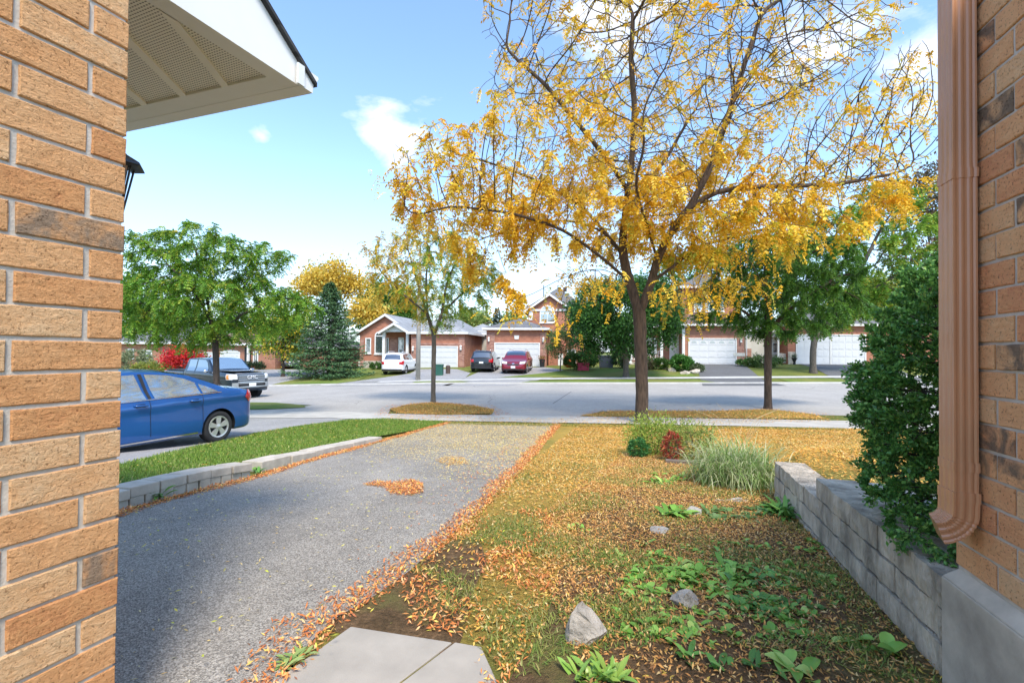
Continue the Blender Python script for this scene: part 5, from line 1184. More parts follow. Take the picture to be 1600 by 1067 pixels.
h.garage(657, 714, 541.5, None, -1.8); h.wall(642.5, 655, 527, -1.86, .05, 'brickC', 'quoin', 577); h.wall(716.5, 725.5, 527, -1.86, .05, 'brickC', 'quoin', 577)
h.wall(642, 726, 535.5, -1.85, .04, 'brickC', 'brick_band', 538.5); h.lamp(646, 545, -1.8); h.lamp(720.5, 543, -1.8)
# white sided house side between them
h = House('white siding side wall with pale roof between the bungalow and the middle house', 743, 49, -8, name='siding_house')
h.wall(722, 775, 521, 0, 9, 'cream', 'wall'); h.hip(722, 775, 521, 506, 0, 9, .3, 'roof_light')
m = MB(); 
for k in range(26): m.box(h.x(722), h.x(775), -.02, -.001, .1+k*.13, .1+k*.13+.115)
m.build('siding', 'cream', h.t); h.window(736, 742, 548, 535, 0, bars=(0,0))
# house with porch at right of the maple
h = House('two-storey brick house with brown pent roof and white-railed porch, behind the golden tree', 1112, 42.4, -7)
h.wall(1070, 1163, 507, 0, 6.5, 'brickA'); h.garage(1077, 1149, 530, None, 0, lites=5, rows=4, cols=5)
h.wall(1151, 1162.5, 518, -.05, .04, 'brickC', 'quoin', 575); h.poly([(1146,556),(1164,556),(1164,551),(1146,551)][:4], -.08, .07, 'cream', 'stone_band'); h.lamp(1157, 532)
h.yl = 0; x0, x1 = h.x(1052), h.x(1140); m = MB(); m.prism([(x0, -.5, h.z(508)), (x0, 2.2, h.z(487)), (x0, 2.2, h.z(509))], (x1-x0+1.6, 0, 0)); m.build('pent_roof', 'roof_brown', h.t)
MB().box(x0-.1, x1+1.7, -.62, -.5, h.z(509.5), h.z(506.5)).build('eave', 'trim', h.t)
h.wall(1066, 1150, 448, 2.3, 7, 'brickB', 'upper_wall', 505); h.hip(1066, 1150, 448, 428, 2.3, 7, .4, 'roof_grey')
h.window(1084, 1097, 487, 462, 2.3, bars=(0,0)); h.window(1101, 1116, 487, 462, 2.3, bars=(0,0)); h.window(1119, 1131, 487, 462, 2.3, bars=(0,0))
h.wall(980, 1070, 507, 2.2, 7, 'brickA', 'porch_wall'); h.hip(975, 1070, 509, 490, 0.2, 8, .2, 'roof_grey', 'porch_roof')
for p_ in (1067, 1033, 985): MB().box(h.x(p_)-.11, h.x(p_)+.11, -.1, .12, 0, h.z(510)).build('porch_column', 'trim', h.t)
h.poly([(1046,562),(1061,562),(1061,521),(1046,521)], 2.12, .07, 'trim', 'front_door'); h.poly([(1050,536),(1057,536),(1057,525),(1050,525)], 2.09, .025, 'glass', 'door_lite')
h.window(1008, 1026, 553, 528, 2.2, bars=(1,0)); h.window(990, 1000, 553, 528, 2.2, bars=(0,0))
h.wall(980, 1072, 567, .3, 1.9, 'found', 'porch_floor')
h.yl = .3; m = MB(); xa, xb = h.x(985), h.x(1033); zt_, zb_ = h.z(549), h.z(563.5)
m.box(xa, xb, .3, .36, zt_-.05, zt_).box(xa, xb, .3, .36, zb_, zb_+.05)
n = int((xb-xa)/.14)
for k in range(n): q = xa+(xb-xa)*(k+.5)/n; m.box(q-.02, q+.02, .31, .35, zb_+.05, zt_-.05)
m.build('railing', 'white', h.t)
m = MB(); m.tube([(h.x(1164), -.1, h.z(508)), (h.x(1164), -.1, .1), (h.x(1168), -.5, .02)], .05, 6); m.build('downspout', 'trim', h.t)
# cream stretch and right house
h = House('cream siding bay with railing between the two right-hand houses', 1198, 47, -7, name='siding_house')
h.wall(1165, 1236, 516, 0, 8, 'cream'); h.hip(1165, 1236, 516, 500, 0, 8, .3, 'roof_grey'); h.wall(1165, 1174, 545, -.06, .05, 'brickC', 'brick_pier'); h.window(1206, 1222, 552, 535, 0)
m = MB(); 
for k in range(24): m.box(h.x(1174.5), h.x(1236), -.02, -.001, .1+k*.13, .1+k*.13+.115)
m.build('siding', 'cream', h.t)
m = MB(); xa, xb = h.x(1206), h.x(1229); m.box(xa, xb, -1.5, -1.44, .95, 1.0).box(xa, xb, -1.5, -1.44, .1, .15)
for k in range(14): q = xa+(xb-xa)*(k+.5)/14; m.box(q-.025, q+.025, -1.49, -1.45, .15, .95)
for q in (xa, xb): m.box(q-.07, q+.07, -1.52, -1.40, 0, 2.6)
m.build('railing', 'white', h.t); MB().box(xa-.1, xb+.1, -1.7, 0, 2.6, 2.75).build('porch_roof', 'trim', h.t)
h = House('brick house with very wide white garage doors, behind the bright green locust', 1300, 44.5, -7)
h.wall(1231, 1388, 507, 0, 7, 'brickB'); h.hip(1231, 1388, 507, 484, 0, 8, .35, 'roof_grey'); h.garage(1245, 1296, 524, None, 0, cols=5); h.garage(1299, 1351, 524, None, 0, cols=5)
h.wall(1231.5, 1243, 550, -.05, .04, 'found', 'foundation', 572)
# far left houses
h = House('brick house with arched single garage door and white porch column behind the pickup truck', 360, 45.5, -8)
h.wall(296, 430, 537, 0, 8, 'brickA'); h.hip(296, 430, 537, 510, 0, 9, .4, 'roof_brown'); h.garage(346.5, 374, 551, None, 0, cols=4); h.garage(301, 334, 552, None, 0, cols=6)
h.poly([(345,551.5),(375.5,551.5),(371,548),(360,546.5),(349,548)], -.07, .06, 'trim', 'arch_trim'); h.poly([(382,576),(392,576),(392,542),(382,542)], -.03, .02, 'dark', 'doorway')
MB().box(h.x(391), h.x(393.5), -.5, -.3, 0, h.z(540)).build('porch_column', 'trim', h.t); h.window(396, 404, 565, 548, 0)
h = House('brick house with white garage door behind the forked yellow and green tree', 445, 48, -8)
h.wall(412, 520, 541, 0, 8, 'brickA'); h.hip(412, 520, 541, 520, 0, 9, .4, 'roof_grey'); h.garage(428, 466, 551, None, 0); h.wall(419, 425, 541, -.05, .04, 'brickC', 'quoin')
h = House('brick and stucco house with paned window at the far left edge beside the garage corner', 235, 46, -8)
h.wall(170, 292, 535, 0, 8, 'brickA'); h.hip(170, 292, 535, 505, 0, 9, .4, 'roof_grey'); h.window(200, 210, 560, 545, 0, bars=(1,2)); h.window(222, 238, 565, 547, 0)
h = House('distant brick house wall seen through the green leaves at far right', 1430, 50, -7)
h.wall(1395, 1500, 505, 0, 8, 'brickB'); h.hip(1395, 1500, 505, 480, 0, 9, .4, 'roof_grey')
# ============================================================ vehicles
def interp(xs, pts): p = np.array(pts); return np.interp(xs, p[:, 0], p[:, 1])
class Car:
    """x forward, z up, origin on the ground at mid length"""
    def __init__(s, name, label, cat, loc, heading, L_, W_, H_, top, belt, paint, wheels, wr, clear=.2, crown=.05, tumble=.16, pq=(7, 3.2), mid=None, glass='cglass', group=None, tw=.21):
        s.L, s.W, s.H = L_, W_, H_; s.top = [(a*L_-L_/2, b*H_) for a, b in top]; s.belt = [(a*L_-L_/2, b*H_) for a, b in belt]
        s.clear, s.crown, s.tumble, s.pq, s.wh, s.wr, s.glass = clear, crown, tumble, pq, wheels, wr, glass; s.paint = paint
        s.t = thing(name, label, cat, loc, heading, group); s.body(); s.wheels(tw)
    def w(s, x):
        u = np.clip(np.abs(x)/(s.L/2), 0, 1); p, q = s.pq
        return s.W/2*(1-.06*u**2)*np.maximum(1-u**(p*2.2), 0)**(1/q)
    def zt(s, x): return interp(x, s.top)
    def zbt(s, x): u = np.abs(x)/(s.L/2); return s.clear+.16*np.clip((u-.82)/.18, 0, 1)**2
    def y(s, x, z):
        zb = interp(x, s.belt); k = np.clip((z-zb)/(s.H-zb+1e-6), 0, 1); lo = s.clear
        w_ = s.w(x); low = np.clip((zb-z)/(zb-lo), 0, 1); f = 1-.018*np.sin(low*math.pi*.9+.15)*0-.07*np.clip(low-.70, 0, 1)**1.5*3; b = .022*np.exp(-((low-.12)/.07)**2)
        return np.maximum(w_*f+b*(w_ > s.W*.35)-s.tumble*k**1.05-.05*np.clip(k*3, 0, 1)*(k > 0), 0.01)*(w_ > 1e-4)
    def body(s):
        u = np.linspace(-1, 1, 111); xs = s.L/2*np.sign(u)*(1-(1-np.abs(u))**1.35); ns = 18; nt_ = 9; rows = []
        for x in xs:
            zt, zb = float(s.zt(x)), float(s.zbt(x)); zs = zt-s.crown; zb = min(zb, zs-.05); row = []
            for k in range(ns+1): z = zb+(zs-zb)*k/ns; row.append((x, float(s.y(x, z)), z))
            ye = row[-1][1]
            for k in range(1, nt_+1): a = k/nt_*math.pi/2; yy = ye*math.cos(a)**.8 if k < nt_ else 0; row.append((x, yy, zs+s.crown*(1-(yy/max(ye, 1e-6))**2.6)))
            half = [(x, 0, zb)]+row; full = half+[(p[0], -p[1], p[2]) for p in half[-2:0:-1]]; rows.append(full)
        n = len(rows[0]); vs = [p for r_ in rows for p in r_]; bm = bmesh.new(); bv = [bm.verts.new(p) for p in vs]
        for i in range(len(rows)-1):
            for k in range(n): bm.faces.new((bv[i*n+k], bv[i*n+(k+1) % n], bv[(i+1)*n+(k+1) % n], bv[(i+1)*n+k]))
        bm.faces.new(bv[:n][::-1]); bm.faces.new(bv[-n:]); bmesh.ops.remove_doubles(bm, verts=bm.verts, dist=1e-4); bmesh.ops.recalc_face_normals(bm, faces=bm.faces)
        for f in bm.faces: f.smooth = True
        me = bpy.data.meshes.new('body'); bm.to_mesh(me); bm.free(); me.materials.append(MT[s.paint]); me.materials.append(MT['dark'])
        o = bpy.data.objects.new('body', me); C.objects.link(o)
        c = MB(); 
        for x in s.wh:
            for sg in (-1, 1): c.lathe([(s.wr*1.17, sg*(s.W/2-.30)), (s.wr*1.17, sg*(s.W/2+.2))], (x, 0, s.wr*1.0), 'y', 36)
        cu = c.build('cut', 'dark', smooth=False); cu.data.materials.clear(); cu.data.materials.append(MT['dark'])
        md = o.modifiers.new('b', 'BOOLEAN'); md.object = cu; md.operation = 'DIFFERENCE'; md.solver = 'EXACT'
        dg = bpy.context.evaluated_depsgraph_get(); nm = bpy.data.meshes.new_from_object(o.evaluated_get(dg)); o.modifiers.clear()
        if len(nm.vertices) > 500: o.data = nm; nm.name = 'body'
        bpy.data.objects.remove(cu)
        mm = o.data; mats = [m_.name if m_ else '' for m_ in mm.materials]
        o.parent = s.t; s.o = o
        ed_ = o.modifiers.new('w', 'WEIGHTED_NORMAL'); ed_.keep_sharp = True
    def wheels(s, tw):
        for x in s.wh:
            for sg in (-1, 1):
                yo = sg*(s.W/2-.035-tw/2); r_ = s.wr; t = MB().lathe([(r_*.64, -tw*.42*sg), (r_*.9, -tw/2*sg), (r_, -tw*.35*sg), (r_, tw*.35*sg), (r_*.93, tw/2*sg), (r_*.70, tw*.47*sg), (r_*.66, tw*.30*sg)], axis='y', n=32)
                o = t.build('wheel', 'tyre', s.t, smooth=True); o.location = (x, yo, r_)
                m = MB(); m.lathe([(r_*.70, tw*.44*sg), (r_*.68, tw*.50*sg), (r_*.60, tw*.48*sg), (r_*.60, tw*.36*sg)], axis='y', n=32, cap=False)
                m.lathe([(r_*.17, tw*.36*sg), (r_*.17, tw*.50*sg), (.001, tw*.53*sg)], axis='y', n=16)
                for k in range(5):
                    a = 2*math.pi*k/5+.3; d = Vector((math.cos(a), 0, math.sin(a))); q = Vector((-d.z, 0, d.x)); y0, y1 = tw*.37*sg, tw*.48*sg
                    m.add([d*r_*.12-q*r_*.10+UP*0+Vector((0,y0,0)), d*r_*.12+q*r_*.10+Vector((0,y0,0)), d*r_*.62+q*r_*.20+Vector((0,y0,0)), d*r_*.62-q*r_*.20+Vector((0,y0,0)),
                           d*r_*.12-q*r_*.10+Vector((0,y1,0)), d*r_*.12+q*r_*.10+Vector((0,y1,0)), d*r_*.62+q*r_*.18+Vector((0,y1,0)), d*r_*.62-q*r_*.18+Vector((0,y1,0))],
                          [(0,3,2,1),(4,5,6,7),(0,1,5,4),(1,2,6,5),(2,3,7,6),(3,0,4,7)])
                m.build('rim', 'rim', o)
    def side(s, name, poly, mat, off=.005, sides=(1, -1), parent=None, th=0):
        """panel (x,z polygon in metres) laid on the body side"""
        out = []
        for sg in sides:
            bm = bmesh.new(); bm.faces.new([bm.verts.new((p[0], 0, p[1])) for p in poly]); xs = [p[0] for p in poly]; zs = [p[1] for p in poly]
            for a in np.arange(min(xs)+.04, max(xs), .07): bmesh.ops.bisect_plane(bm, geom=bm.verts[:]+bm.edges[:]+bm.faces[:], plane_co=(a,0,0), plane_no=(1,0,0))
            for a in np.arange(min(zs)+.03, max(zs), .05): bmesh.ops.bisect_plane(bm, geom=bm.verts[:]+bm.edges[:]+bm.faces[:], plane_co=(0,0,a), plane_no=(0,0,1))
            for v in bm.verts: v.co.y = sg*(float(s.y(v.co.x, v.co.z))+off)
            bmesh.ops.triangulate(bm, faces=bm.faces[:])
            for f in bm.faces: f.smooth = True
            me = bpy.data.meshes.new(name); bm.to_mesh(me); bm.free(); me.materials.append(MT[mat]); o = bpy.data.objects.new(name, me); C.objects.link(o); o.parent = parent or s.t; out.append(o)
        return out
    def topg(s, name, x0, x1, yf, mat, off=.006, ins=.08):
        """glass on the sloping top between x0 and x1"""
        vs = []; fs = []; nx_, ny = 12, 12
        for i in range(nx_+1):
            x = x0+(x1-x0)*i/nx_; zt = float(s.zt(x)); zs = zt-s.crown; ye = max(.05, float(s.y(x, zs))*yf)
            yfull = float(s.y(x, zs))
            for j in range(ny+1): yy = ye*(2*j/ny-1); vs.append((x, yy, zs+s.crown*(1-(abs(yy)/yfull)**2.6)+off))
        for i in range(nx_):
            for j in range(ny): fs.append((i*(ny+1)+j, i*(ny+1)+j+1, (i+1)*(ny+1)+j+1, (i+1)*(ny+1)+j))
        return MB().add(vs, fs).build(name, mat, s.t, smooth=True)
    def endp(s, name, yz, front, mat, off=.012, parent=None, th=.03, bev=.008):
        """panel on the front or rear face: quad of (y,z), bent to follow the rounded end"""
        sg = 1 if front else -1; xs = np.linspace(s.L/2-1e-3, s.L/4, 240); n, k = 10, 2; vs = []
        q = [np.array(p, float) for p in yz]
        for j in range(k+1):
            for i in range(n+1):
                u, v = i/n, j/k; y_, z_ = (q[0]*(1-u)+q[1]*u)*(1-v)+(q[3]*(1-u)+q[2]*u)*v
                ok = (s.y(xs*sg, z_) >= abs(y_)) & (s.zt(xs*sg) >= z_+.01); x = xs[np.argmax(ok)] if ok.any() else s.L/2*.93
                vs.append(Vector((sg*(x+off), y_, z_)))
        m = (n+1)*(k+1); vs += [v_-Vector((sg*th, 0, 0)) for v_ in vs]; fs = []
        for j in range(k):
            for i in range(n): a = j*(n+1)+i; f = (a, a+1, a+n+2, a+n+1); fs += [f, tuple(t+m for t in f[::-1])]
        rim = [i for i in range(n+1)]+[(n+1)*j+n for j in range(1, k+1)]+[(n+1)*k+i for i in range(n-1, -1, -1)]+[(n+1)*j for j in range(k-1, 0, -1)]
        for i in range(len(rim)): a, b = rim[i], rim[(i+1) % len(rim)]; fs.append((a, b, b+m, a+m))
        return MB().add(vs, fs).build(name, mat, parent or s.t)
def mirror_part(c, x, z, mat, dy=.12):
    for sg in (1, -1):
        y = float(c.y(x, z)); m = MB().lathe([(.02,-.10),(.075,-.08),(.085,0),(.075,.08),(.02,.10)], (0,0,0), 'y', 10); o = m.build('wing_mirror', mat, c.t, smooth=True); o.location = (x, sg*(y+dy), z); o.scale = (.8, 1, .85)
def handles(c, xs, z, mat):
    for x in xs:
        for sg in (1, -1):
            y = float(c.y(x, z)); m = MB().tube([(x-.10, sg*(y+.004), z), (x-.07, sg*(y+.035), z+.004), (x+.07, sg*(y+.035), z+.012), (x+.10, sg*(y+.004), z+.012)], [.012,.016,.016,.012], 8); m.build('handle', mat, c.t, smooth=True)
def rr(x0, x1, z0, z1, r=.04, n=4):
    out = []
    for cx, cz, a0 in ((x1-r, z0+r, -90), (x1-r, z1-r, 0), (x0+r, z1-r, 90), (x0+r, z0+r, 180)):
        for k in range(n+1): a = R(a0+90*k/n); out.append((cx+r*math.cos(a), cz+r*math.sin(a)))
    return out
# --- blue sedan in the neighbour's driveway (its rear wheel stands at pixel 342,690)
def place(px, py, heading, lx, ly):
    """world location so that the local ground point (lx,ly) stands at pixel px,py"""
    p = G(px, py); c, s_ = math.cos(heading), math.sin(heading); q = Vector((p.x-(lx*c-ly*s_), p.y-(lx*s_+ly*c), 0)); q.z = p.z+.005; return q
hd = math.atan2(-.94, -.34)
SED_TOP = [(0,.40),(.012,.64),(.04,.69),(.10,.725),(.17,.745),(.24,.84),(.32,.935),(.42,.985),(.52,1.0),(.60,.985),(.68,.90),(.76,.76),(.80,.70),(.90,.62),(.97,.54),(.99,.46),(1,.36)]
SED_BELT = [(0,.60),(.1,.66),(.25,.655),(.5,.62),(.75,.59),(1,.5)]
LS = 4.35; wx = (-1.27, 1.27)
bc = Car('sedan', 'blue four-door sedan parked in the neighbouring driveway beyond the grass strip', 'car', place(341, 691, hd, -1.27, .80), hd, LS, 1.70, 1.40, SED_TOP, SED_BELT, 'blue', wx, .292, .20, .05, .25)
X = lambda f: f*LS-LS/2; Zc = lambda f: f*1.40
bc.side('window', [(X(.505),Zc(.655)),(X(.53),Zc(.65)),(X(.765),Zc(.635)),(X(.69),Zc(.80)),(X(.62),Zc(.915)),(X(.56),Zc(.93)),(X(.52),Zc(.935))], 'bglass', .007)
bc.side('window', [(X(.295),Zc(.672)),(X(.475),Zc(.657)),(X(.485),Zc(.935)),(X(.40),Zc(.915)),(X(.34),Zc(.865)),(X(.30),Zc(.81))], 'bglass', .007)
bc.side('quarter_window', [(X(.215),Zc(.682)),(X(.285),Zc(.674)),(X(.287),Zc(.79)),(X(.25),Zc(.745))], 'bglass', .007)
bc.side('window_trim', [(X(.20),Zc(.665)),(X(.78),Zc(.622)),(X(.78),Zc(.632)),(X(.205),Zc(.676))], 'chrome', .009)
bc.side('pillar_trim', [(X(.487),Zc(.655)),(X(.498),Zc(.655)),(X(.508),Zc(.94)),(X(.495),Zc(.94))], 'dark', .008)
bc.side('sill_trim', [(X(.305),Zc(.165)),(X(.70),Zc(.165)),(X(.70),Zc(.178)),(X(.305),Zc(.185))], 'chrome', .012)
for a in (.283, .49, .755): bc.side('door_seam', [(X(a),Zc(.22)),(X(a)+.008,Zc(.22)),(X(a+.006)+.008,Zc(.655)),(X(a+.006),Zc(.655))], 'dark', .004)
bc.side('taillight', [(X(.012),Zc(.52)),(X(.055),Zc(.50)),(X(.085),Zc(.58)),(X(.06),Zc(.665)),(X(.012),Zc(.66))], 'redlens', .012)
bc.side('headlight', [(X(.90),Zc(.50)),(X(.985),Zc(.42)),(X(.985),Zc(.50)),(X(.90),Zc(.59))], 'lens', .010)
bc.topg('windshield', X(.625), X(.785), .90, 'cglass'); bc.topg('rear_window', X(.175), X(.40), .88, 'cglass')
[bc.side('handle_recess_shade', [(X(f)-.10,Zc(.585)),(X(f)-.06,Zc(.57)),(X(f)+.06,Zc(.572)),(X(f)+.10,Zc(.592)),(X(f)+.06,Zc(.61)),(X(f)-.06,Zc(.608))], 'dark', .006) for f in (.325,.53)]; handles(bc, (X(.325), X(.53)), Zc(.585), 'blue'); mirror_part(bc, X(.725), Zc(.67), 'blue', .09)  # flat dark patches behind the handles paint the shade of the cups
bc.endp('licence_plate', [(-.16,.62),(.16,.62),(.16,.76),(-.16,.76)], False, 'wpaint')
bc.endp('tail_lamp_inner', [(.42,.72),(.62,.72),(.62,.88),(.42,.88)], False, 'redlens')
# --- pickup truck
hp = math.atan2(-.47, .88); LT = 5.6; HT = 1.86
TR_TOP = [(0,.40),(.008,.66),(.02,.665),(.36,.665),(.375,.98),(.42,.995),(.60,1.0),(.655,.965),(.72,.78),(.745,.70),(.80,.685),(.93,.665),(.985,.64),(.995,.60),(1,.3)]
TR_BELT = [(0,.64),(.36,.64),(.72,.62),(1,.60)]
tk = Car('pickup_truck', 'dark blue pickup truck with wide grille and pale sky sheen painted on the hood, parked behind the green tree', 'pickup truck', place(341, 625, hp, 1.75, -.85), hp, LT, 1.96, HT, TR_TOP, TR_BELT, 'darkblue', (-1.75, 1.80), .40, .34, .05, .15, (11, 5))
X = lambda f: f*LT-LT/2; Zc = lambda f: f*HT
tk.side('window', [(X(.525),Zc(.665)),(X(.70),Zc(.665)),(X(.655),Zc(.88)),(X(.625),Zc(.94)),(X(.525),Zc(.945))], 'cglass', .008)
tk.side('window', [(X(.40),Zc(.67)),(X(.51),Zc(.665)),(X(.51),Zc(.945)),(X(.405),Zc(.94))], 'cglass', .008)
tk.topg('windshield', X(.655), X(.738), .90, 'bglass')
tk.side('sill_trim', [(X(.30),Zc(.20)),(X(.74),Zc(.20)),(X(.74),Zc(.225)),(X(.30),Zc(.225))], 'chrome', .012)
for a in (.39, .515, .735): tk.side('door_seam', [(X(a),Zc(.27)),(X(a)+.01,Zc(.27)),(X(a)+.01,Zc(.655)),(X(a),Zc(.655))], 'dark', .004)
tk.side('headlight', [(X(.935),Zc(.49)),(X(.985),Zc(.49)),(X(.985),Zc(.625)),(X(.935),Zc(.625))], 'lens', .010); tk.side('amber_lamp', [(X(.94),Zc(.50)),(X(.965),Zc(.50)),(X(.965),Zc(.61)),(X(.94),Zc(.61))], 'amber', .016)
MB().box(X(.74)+.06, X(.965), -.74, .74, Zc(.690), Zc(.700)).build('hood_sky_sheen', 'silver', tk.t, bev=.004)  # pale sheet over the dark hood, paints the sky's reflection
tk.endp('headlight', [(.64,.93),(.84,.93),(.84,1.16),(.64,1.16)], True, 'lens'); tk.endp('headlight', [(-.84,.93),(-.64,.93),(-.64,1.16),(-.84,1.16)], True, 'lens')
gr_ = tk.endp('grille', [(-.62,.80),(.62,.80),(.62,1.19),(-.62,1.19)], True, 'dark', .02)
for z_ in (.82, .91, 1.0, 1.09, 1.18): tk.endp('grille_bar', [(-.62,z_-.022),(.62,z_-.022),(.62,z_+.022),(-.62,z_+.022)], True, 'silver', .035, gr_)
fc = bpy.data.curves.new('badge', 'FONT'); fc.body = 'GMC'; fc.size = .22; fc.extrude = .01; fc.align_x = 'CENTER'; fo_ = bpy.data.objects.new('badge_text', fc); C.objects.link(fo_)
bpy.context.view_layer.update(); me = bpy.data.meshes.new_from_object(fo_.evaluated_get(bpy.context.evaluated_depsgraph_get())); bpy.data.objects.remove(fo_); me.materials.clear(); me.materials.append(MT['lens'])
bo = bpy.data.objects.new('badge', me); C.objects.link(bo); bo.parent = gr_; bo.rotation_euler = (R(90), 0, R(90)); bo.location = (LT/2+.05, 0, .94)
tk.endp('bumper', [(-.83,.56),(.83,.56),(.83,.78),(-.83,.78)], True, 'silver', .06, th=.08); tk.endp('air_intake', [(-.62,.62),(.62,.62),(.62,.74),(-.62,.74)], True, 'dark', .075)
tk.endp('licence_plate', [(-.16,.60),(.16,.60),(.16,.75),(-.16,.75)], True, 'wpaint', .085); mirror_part(tk, X(.71), Zc(.68), 'chrome', .14)
m = MB(); m.box(X(.03), X(.35), -.80, .80, Zc(.655), Zc(.669)); m.build('bed_cover', 'dark', tk.t)
# --- small cars far away
SUV_TOP = [(0,.36),(.008,.58),(.03,.66),(.09,.92),(.14,.98),(.35,1.0),(.55,.985),(.64,.90),(.73,.68),(.78,.62),(.92,.56),(.98,.48),(1,.32)]
SUV_BELT = [(0,.62),(.2,.63),(.7,.58),(1,.5)]
def suv(label, px, py, hd_, lx, ly, L_, W_, H_, paint, top=SUV_TOP, group='cars parked in the far driveways', face=None, name='suv', cat='car'):
    c = Car(name, label, cat, place(px, py, hd_, lx, ly), hd_, L_, W_, H_, top, SUV_BELT, paint, (-L_*.29, L_*.31), .34, .22, .06, .20, (9, 4.5), group=group)
    X = lambda f: f*L_-L_/2; Z = lambda f: f*H_
    c.side('window', [(X(.43),Z(.66)),(X(.66),Z(.63)),(X(.60),Z(.86)),(X(.56),Z(.92)),(X(.43),Z(.93))], 'dglass', .008)
    c.side('window', [(X(.25),Z(.67)),(X(.41),Z(.66)),(X(.41),Z(.93)),(X(.25),Z(.93))], 'dglass', .008)
    c.side('quarter_window', [(X(.10),Z(.70)),(X(.23),Z(.67)),(X(.23),Z(.92)),(X(.13),Z(.88))], 'dglass', .008)
    c.topg('windshield', X(.60), X(.735), .90, 'dglass'); c.topg('rear_window', X(.035), X(.085), .82, 'dglass')
    c.side('taillight', [(X(.01),Z(.45)),(X(.06),Z(.45)),(X(.07),Z(.62)),(X(.02),Z(.62))], 'redlens', .012); c.side('sill_trim', [(X(.02),Z(.14)),(X(.98),Z(.14)),(X(.98),Z(.21)),(X(.02),Z(.21))], 'dark', .010)
    w2 = W_/2
    for sg in (1, -1):
        c.endp('headlight', [(sg*.48,Z(.42)),(sg*(w2-.10),Z(.44)),(sg*(w2-.10),Z(.54)),(sg*.48,Z(.50))], True, 'lens', .02)
        c.endp('tail_lamp_inner', [(sg*(w2-.34),Z(.47)),(sg*(w2-.12),Z(.47)),(sg*(w2-.12),Z(.58)),(sg*(w2-.34),Z(.58))], False, 'redlens', .02)
    g_ = c.endp('grille', [(-.42,Z(.36)),(.42,Z(.36)),(.48,Z(.46)),(-.48,Z(.46))], True, 'dark', .02); c.endp('emblem', [(-.09,Z(.42)),(.09,Z(.42)),(.09,Z(.455)),(-.09,Z(.455))], True, 'chrome', .03, g_)
    c.endp('licence_plate', [(-.16,Z(.24)),(.16,Z(.24)),(.16,Z(.33)),(-.16,Z(.33))], True, 'wpaint', .02); c.endp('licence_plate', [(-.16,Z(.40)),(.16,Z(.40)),(.16,Z(.48)),(-.16,Z(.48))], False, 'lens', .02)
    c.endp('bumper', [(-w2+.15,Z(.17)),(w2-.15,Z(.17)),(w2-.15,Z(.25)),(-w2+.15,Z(.25))], False, 'dark', .03); c.endp('bumper', [(-w2+.2,Z(.16)),(w2-.2,Z(.16)),(w2-.2,Z(.21)),(-w2+.2,Z(.21))], True, 'dark', .02)
    mirror_part(c, X(.675), Z(.64), paint, .1)
    for sg in (1, -1): MB().tube([(X(.18), sg*(w2-.36), H_-.01), (X(.25), sg*(w2-.36), H_+.05), (X(.52), sg*(w2-.36), H_+.05), (X(.58), sg*(w2-.36), H_-.01)], .018, 6).build('roof_rail', 'chrome' if paint != 'wpaint' else 'wpaint', c.t, smooth=True)
    return c
aw = lambda deg: R(90-deg)    # heading measured from straight away toward the right
suv('white hatchback SUV seen from behind in front of the bungalow', 602, 584.5, aw(3), -1.3, .75, 4.35, 1.78, 1.66, 'wpaint')
suv('black SUV seen from behind left of the red minivan', 739, 580.5, aw(6), -1.3, .8, 4.5, 1.85, 1.66, 'black')
VAN_TOP = [(0,.34),(.006,.60),(.02,.72),(.05,.94),(.10,.99),(.3,1.0),(.58,.985),(.68,.90),(.80,.66),(.85,.60),(.94,.52),(.985,.44),(1,.30)]
suv('dark red minivan facing the street in front of the double garage door', 821, 583.5, R(-90-9), 1.45, .8, 4.9, 1.95, 1.74, 'red', VAN_TOP, name='minivan', cat='minivan')
suv('dark blue SUV parked behind the pickup truck near the red bush', 300, 584, R(-30), -1.3, .8, 4.5, 1.85, 1.68, 'darkblue')
suv('black car almost hidden between the forked tree and the spruce', 455, 576, R(-70), 1.3, 0, 4.5, 1.82, 1.5, 'black')
# ============================================================ small things
o = thing('lamp_post', 'tall weathered grey lamp post on the far verge behind the young locust', 'lamp post', G(653, 594.5)); b = o.location
MB().tube([(0,0,-.1),(.01,0,4),(.06,0,8.2)], [.16,.13,.09], 10).build('pole', 'pole', o, smooth=True); MB().tube([(.06,0,8.1),(.2,-.6,8.5),(.3,-1.5,8.6)], .035, 6).build('arm', 'iron', o, smooth=True); MB().lathe([(.02,.08),(.16,.05),(.2,0),(.12,-.08),(.02,-.1)], (.32,-1.65,8.58), n=12).build('lamp_head', 'iron', o, smooth=True)
o = tag(MB().box(-.28,.28,-.28,.28,0,.72).box(-.31,.31,-.31,.31,.72,.80).build('utility_box', 'green_box', bev=.02), 'green utility box on the verge right of the lamp post', 'utility box'); o.location = G(686, 586.5)
o = tag(MB().lathe([(.17,0),(.17,.55),(.14,.62),(.05,.65)], n=14).build('utility_post', 'brown_box'), 'short round brown utility post beside the green box', 'utility post'); o.location = G(700, 584)
o = thing('flower_pot', 'dark tall planter with reddish plant beside the middle garage door', 'planter', GX(A(847,576,42.3).x, 42.3)); MB().lathe([(.20,0),(.26,.7),(.28,.72),(.24,.72),(.22,.5)], n=12).build('pot', 'dark', o)
g3 = np.random.default_rng(5); P = np.array(o.location)+np.array([0,0,.85])+g3.normal(size=(260,3))*np.array([.2,.2,.1]); U = rdir(260, g3); vs, q = leafquads(P, U, nrm(np.cross(U, rdir(260, g3))), .12, .05); npmesh('flowers', vs, q, 'leaf', o, np.repeat(palette(260, [(.5,.05,.06),(.2,.25,.06)], g=g3), 4, 0))
